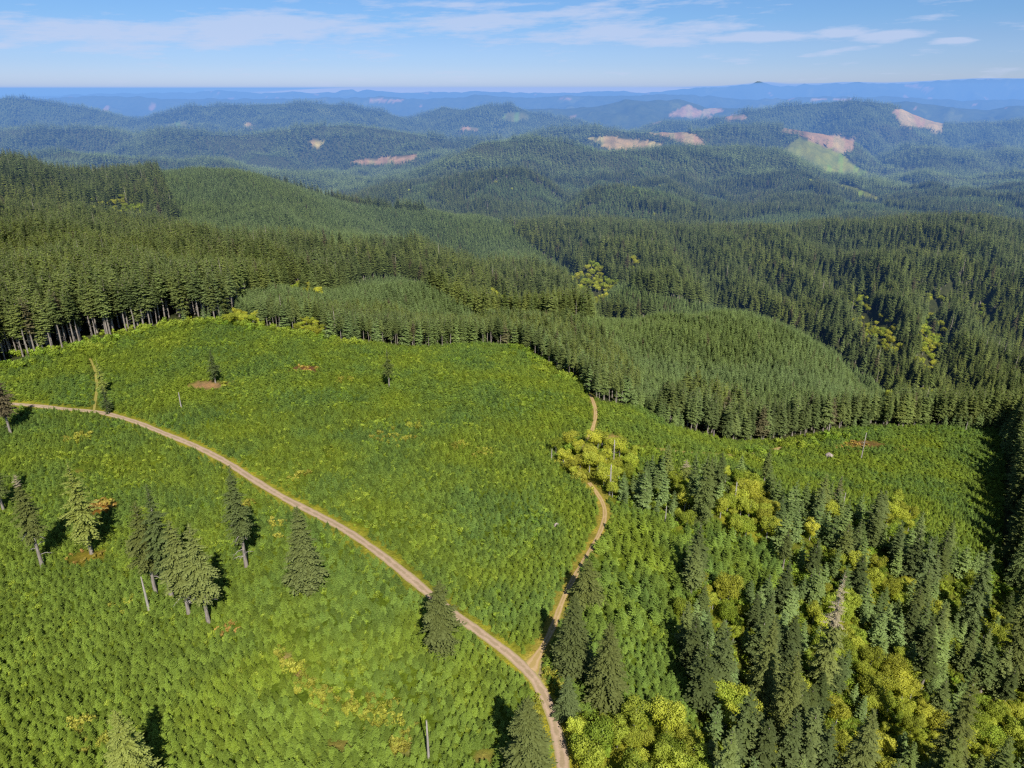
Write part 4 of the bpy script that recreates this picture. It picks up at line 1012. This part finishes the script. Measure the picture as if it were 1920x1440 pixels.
# ------------------------------------------------------------------ haze: absorbing volume, blue airlight put in as its own glow, top follows the crest
m, nt = new_mat('haze'); out = N(nt, 'ShaderNodeOutputMaterial')
ab = N(nt, 'ShaderNodeVolumeAbsorption', Density=1.0)
SIG = np.array((0.60e-4, 0.74e-4, 0.95e-4))
mxs = SIG.max() * 1.02
ab.inputs['Density'].default_value = mxs; ab.inputs['Color'].default_value = (*(1 - SIG / mxs), 1)
em = N(nt, 'ShaderNodeEmission'); LIM = np.array((0.205, 0.425, 0.86)); e_ = LIM * SIG; em.inputs['Color'].default_value = (*(e_ / e_.max()), 1); em.inputs['Strength'].default_value = float(e_.max())
ad = N(nt, 'ShaderNodeAddShader'); L(nt, ab.outputs[0], ad.inputs[0]); L(nt, em.outputs[0], ad.inputs[1]); L(nt, ad.outputs[0], out.inputs['Volume'])
hy = np.array([750, 2500, 6000, 9000, 12000, 16000, 20000, 25000, 26500, 30000, 60000.]); hxn = 121; ht = np.linspace(-1, 1, hxn)
HX = ht[None, :] * (9000 + 1.25 * np.maximum(hy, 0))[:, None]; HY = np.repeat(hy[:, None], hxn, 1)
crest = np.interp(HX / np.maximum(HY, 1000) * 25000, RW[-1][2], RW[-1][3]) - CAMZ + 16
HZ = CAMZ + np.maximum(12, np.where((HY >= 6000) & (HY <= 26500), crest * HY / 25000, 0))
nH = HX.size; V = np.concatenate([np.stack([HX.ravel(), HY.ravel(), HZ.ravel()], 1), np.stack([HX.ravel(), HY.ravel(), np.full(nH, -900.)], 1)])
ii = np.arange(nH).reshape(HX.shape); a_, b_, c_, d_ = ii[:-1, :-1].ravel(), ii[:-1, 1:].ravel(), ii[1:, 1:].ravel(), ii[1:, :-1].ravel()
Fq = [np.stack([a_, b_, c_, d_], 1), np.stack([d_, c_, b_, a_], 1) + nH]
rim = np.concatenate([ii[0, :], ii[1:, -1], ii[-1, -2::-1], ii[-2:0:-1, 0]]); r2_ = np.roll(rim, -1)
Fq.append(np.stack([r2_, rim, rim + nH, r2_ + nH], 1))
o = add(bpy.data.objects.new('haze', mesh_np('haze', V, Fq, [m]))); tag(o, 'thin blue summer haze over the hills', 'haze', kind='structure')

# ------------------------------------------------------------------ sky, sun, camera
SUN_EL, SUN_AZ = math.radians(44), math.radians(163)        # azimuth clockwise from +Y
w = bpy.data.worlds.new('World'); S.world = w; w.use_nodes = True; nt = w.node_tree; nt.nodes.clear()
out = N(nt, 'ShaderNodeOutputWorld'); bg = N(nt, 'ShaderNodeBackground', Strength=.075)
sky = nt.nodes.new('ShaderNodeTexSky'); sky.sky_type = 'NISHITA'; sky.sun_disc = False; sky.sun_elevation = SUN_EL; sky.sun_rotation = SUN_AZ
sky.altitude = 300; sky.air_density = 1.0; sky.dust_density = .6; sky.ozone_density = 1.6
tc = N(nt, 'ShaderNodeTexCoord'); sx = N(nt, 'ShaderNodeSeparateXYZ'); L(nt, tc.outputs['Generated'], sx.inputs[0])
X, Y, Z = sx.outputs
az = math_(nt, 'ARCTAN2', X, Y); hyp = math_(nt, 'SQRT', math_(nt, 'ADD', math_(nt, 'MULTIPLY', X, X), math_(nt, 'MULTIPLY', Y, Y))); el = math_(nt, 'ARCTAN2', Z, hyp)
def azel(u, v):
    dx, dy, dz = ray(u, v); return math.atan2(dx, dy), math.atan2(dz, math.hypot(dx, dy))
cv = N(nt, 'ShaderNodeCombineXYZ'); L(nt, math_(nt, 'MULTIPLY', math_(nt, 'ADD', az, math_(nt, 'MULTIPLY', el, -1.6)), 6.5), cv.inputs[0]); L(nt, math_(nt, 'MULTIPLY', el, 30), cv.inputs[1])
n1 = noise_node(nt, cv.outputs[0], 1.5, 8, .62)
cv2 = N(nt, 'ShaderNodeCombineXYZ'); L(nt, math_(nt, 'MULTIPLY', az, 12), cv2.inputs[0]); L(nt, math_(nt, 'MULTIPLY', el, 120), cv2.inputs[1]); cv2.inputs[2].default_value = 5
n2 = noise_node(nt, cv2.outputs[0], 2.0, 5, .6)
tot = None
for (u, v, ru, rv, k_, sl) in [(700,52,420,14,.7,-.07),(1000,35,330,16,.72,-.10),(1180,62,170,18,.9,-.03),(1430,70,90,8,1.7,0),(1580,60,55,9,1.2,0),(1680,66,65,8,1.6,-.03),(1790,76,42,6,1.5,0),(230,62,230,26,1.1,0),(500,55,200,26,1.15,-.05),(1120,60,130,20,.95,-.1),(270,76,60,6,.8,0),(1220,76,80,10,1.0,0),(1555,98,60,6,.7,-.1),(0,84,40,6,.7,0),(830,8,260,8,.7,0),(900,40,150,14,.9,0),(1150,8,120,12,.7,-.1)]:
    a0, e0 = azel(u, v); a1, _ = azel(u + ru, v); _, e1 = azel(u, v - rv); ra = abs(a1 - a0); re = abs(e1 - e0)
    da = math_(nt, 'DIVIDE', math_(nt, 'SUBTRACT', az, a0), ra); de = math_(nt, 'DIVIDE', math_(nt, 'ADD', math_(nt, 'SUBTRACT', el, e0), math_(nt, 'MULTIPLY', math_(nt, 'SUBTRACT', az, a0), sl)), re)
    q = math_(nt, 'ADD', math_(nt, 'MULTIPLY', da, da), math_(nt, 'MULTIPLY', de, de))
    gq = math_(nt, 'MULTIPLY', math_(nt, 'EXPONENT', math_(nt, 'MULTIPLY', q, -.8)), k_)
    tot = gq if tot is None else math_(nt, 'MAXIMUM', tot, gq)
nn = math_(nt, 'ADD', math_(nt, 'ADD', math_(nt, 'MULTIPLY', n1, 1.25), math_(nt, 'MULTIPLY', n2, .45)), -.35)
msk = ramp(nt, math_(nt, 'ADD', math_(nt, 'MULTIPLY', tot, .42), math_(nt, 'SUBTRACT', nn, .5)), [(.09, (0, 0, 0)), (.21, (.38, .38, .38)), (.36, (.74, .74, .74))])
veil = math_(nt, 'MULTIPLY', ramp(nt, math_(nt, 'MULTIPLY_ADD', el, 5.0, math_(nt, 'MULTIPLY_ADD', n1, .5, -.25)), [(0, (1, 1, 1)), (.75, (0, 0, 0))]), .0)
grad = ramp(nt, el, [(0.0, (.375, .475, .80)), (.0095, (.355, .45, .77)), (.0285, (.29, .395, .69)), (.0534, (.26, .36, .61)), (.0773, (.23, .35, .57)), (.101, (.225, .345, .55)), (.2, (.20, .30, .46)), (.6, (.20, .22, .23))])
skc = mixc(nt, 1.0, mixc(nt, 1.0, sky.outputs[0], grad, 'MULTIPLY'), (2.67, 2.67, 2.67), 'MULTIPLY')
col = mixc(nt, math_(nt, 'MULTIPLY', msk, .95), skc, (7.4, 8.6, 11.6))
L(nt, col, bg.inputs[0]); L(nt, bg.outputs[0], out.inputs[0])

w.cycles.sampling_method = 'MANUAL'; w.cycles.sample_map_resolution = 256
from mathutils import Vector, Matrix
sd = Vector((math.sin(SUN_AZ) * math.cos(SUN_EL), math.cos(SUN_AZ) * math.cos(SUN_EL), math.sin(SUN_EL)))
sl = bpy.data.lights.new('sun', 'SUN'); sl.energy = 5.0; sl.angle = math.radians(.53); sl.color = (1, .95, .86)
so = add(bpy.data.objects.new('sun', sl)); so.rotation_euler = (-sd).to_track_quat('-Z', 'Y').to_euler(); so.location = sd * 500
cam = bpy.data.cameras.new('camera'); co = add(bpy.data.objects.new('camera', cam)); co.location = (0, 0, CAMZ); co.rotation_euler = (math.pi / 2 - PITCH, 0, 0)
cam.sensor_width = 36; cam.lens = 36 * FPX / 1920; cam.clip_start = 1; cam.clip_end = 400000
S.camera = co
S.view_settings.view_transform = 'Standard'; S.view_settings.look = 'None'; S.view_settings.exposure = 0
S.render.engine = 'CYCLES'
cy = S.cycles; cy.max_bounces = 4; cy.diffuse_bounces = 2; cy.transmission_bounces = 2; cy.volume_bounces = 0; cy.glossy_bounces = 1; cy.use_denoising = False; cy.adaptive_threshold = .02; cy.pixel_filter_type = 'BLACKMAN_HARRIS'; cy.filter_width = 1.3
cy.volume_max_steps = 8
try: cy.denoiser = 'OPENIMAGEDENOISE'
except Exception: pass
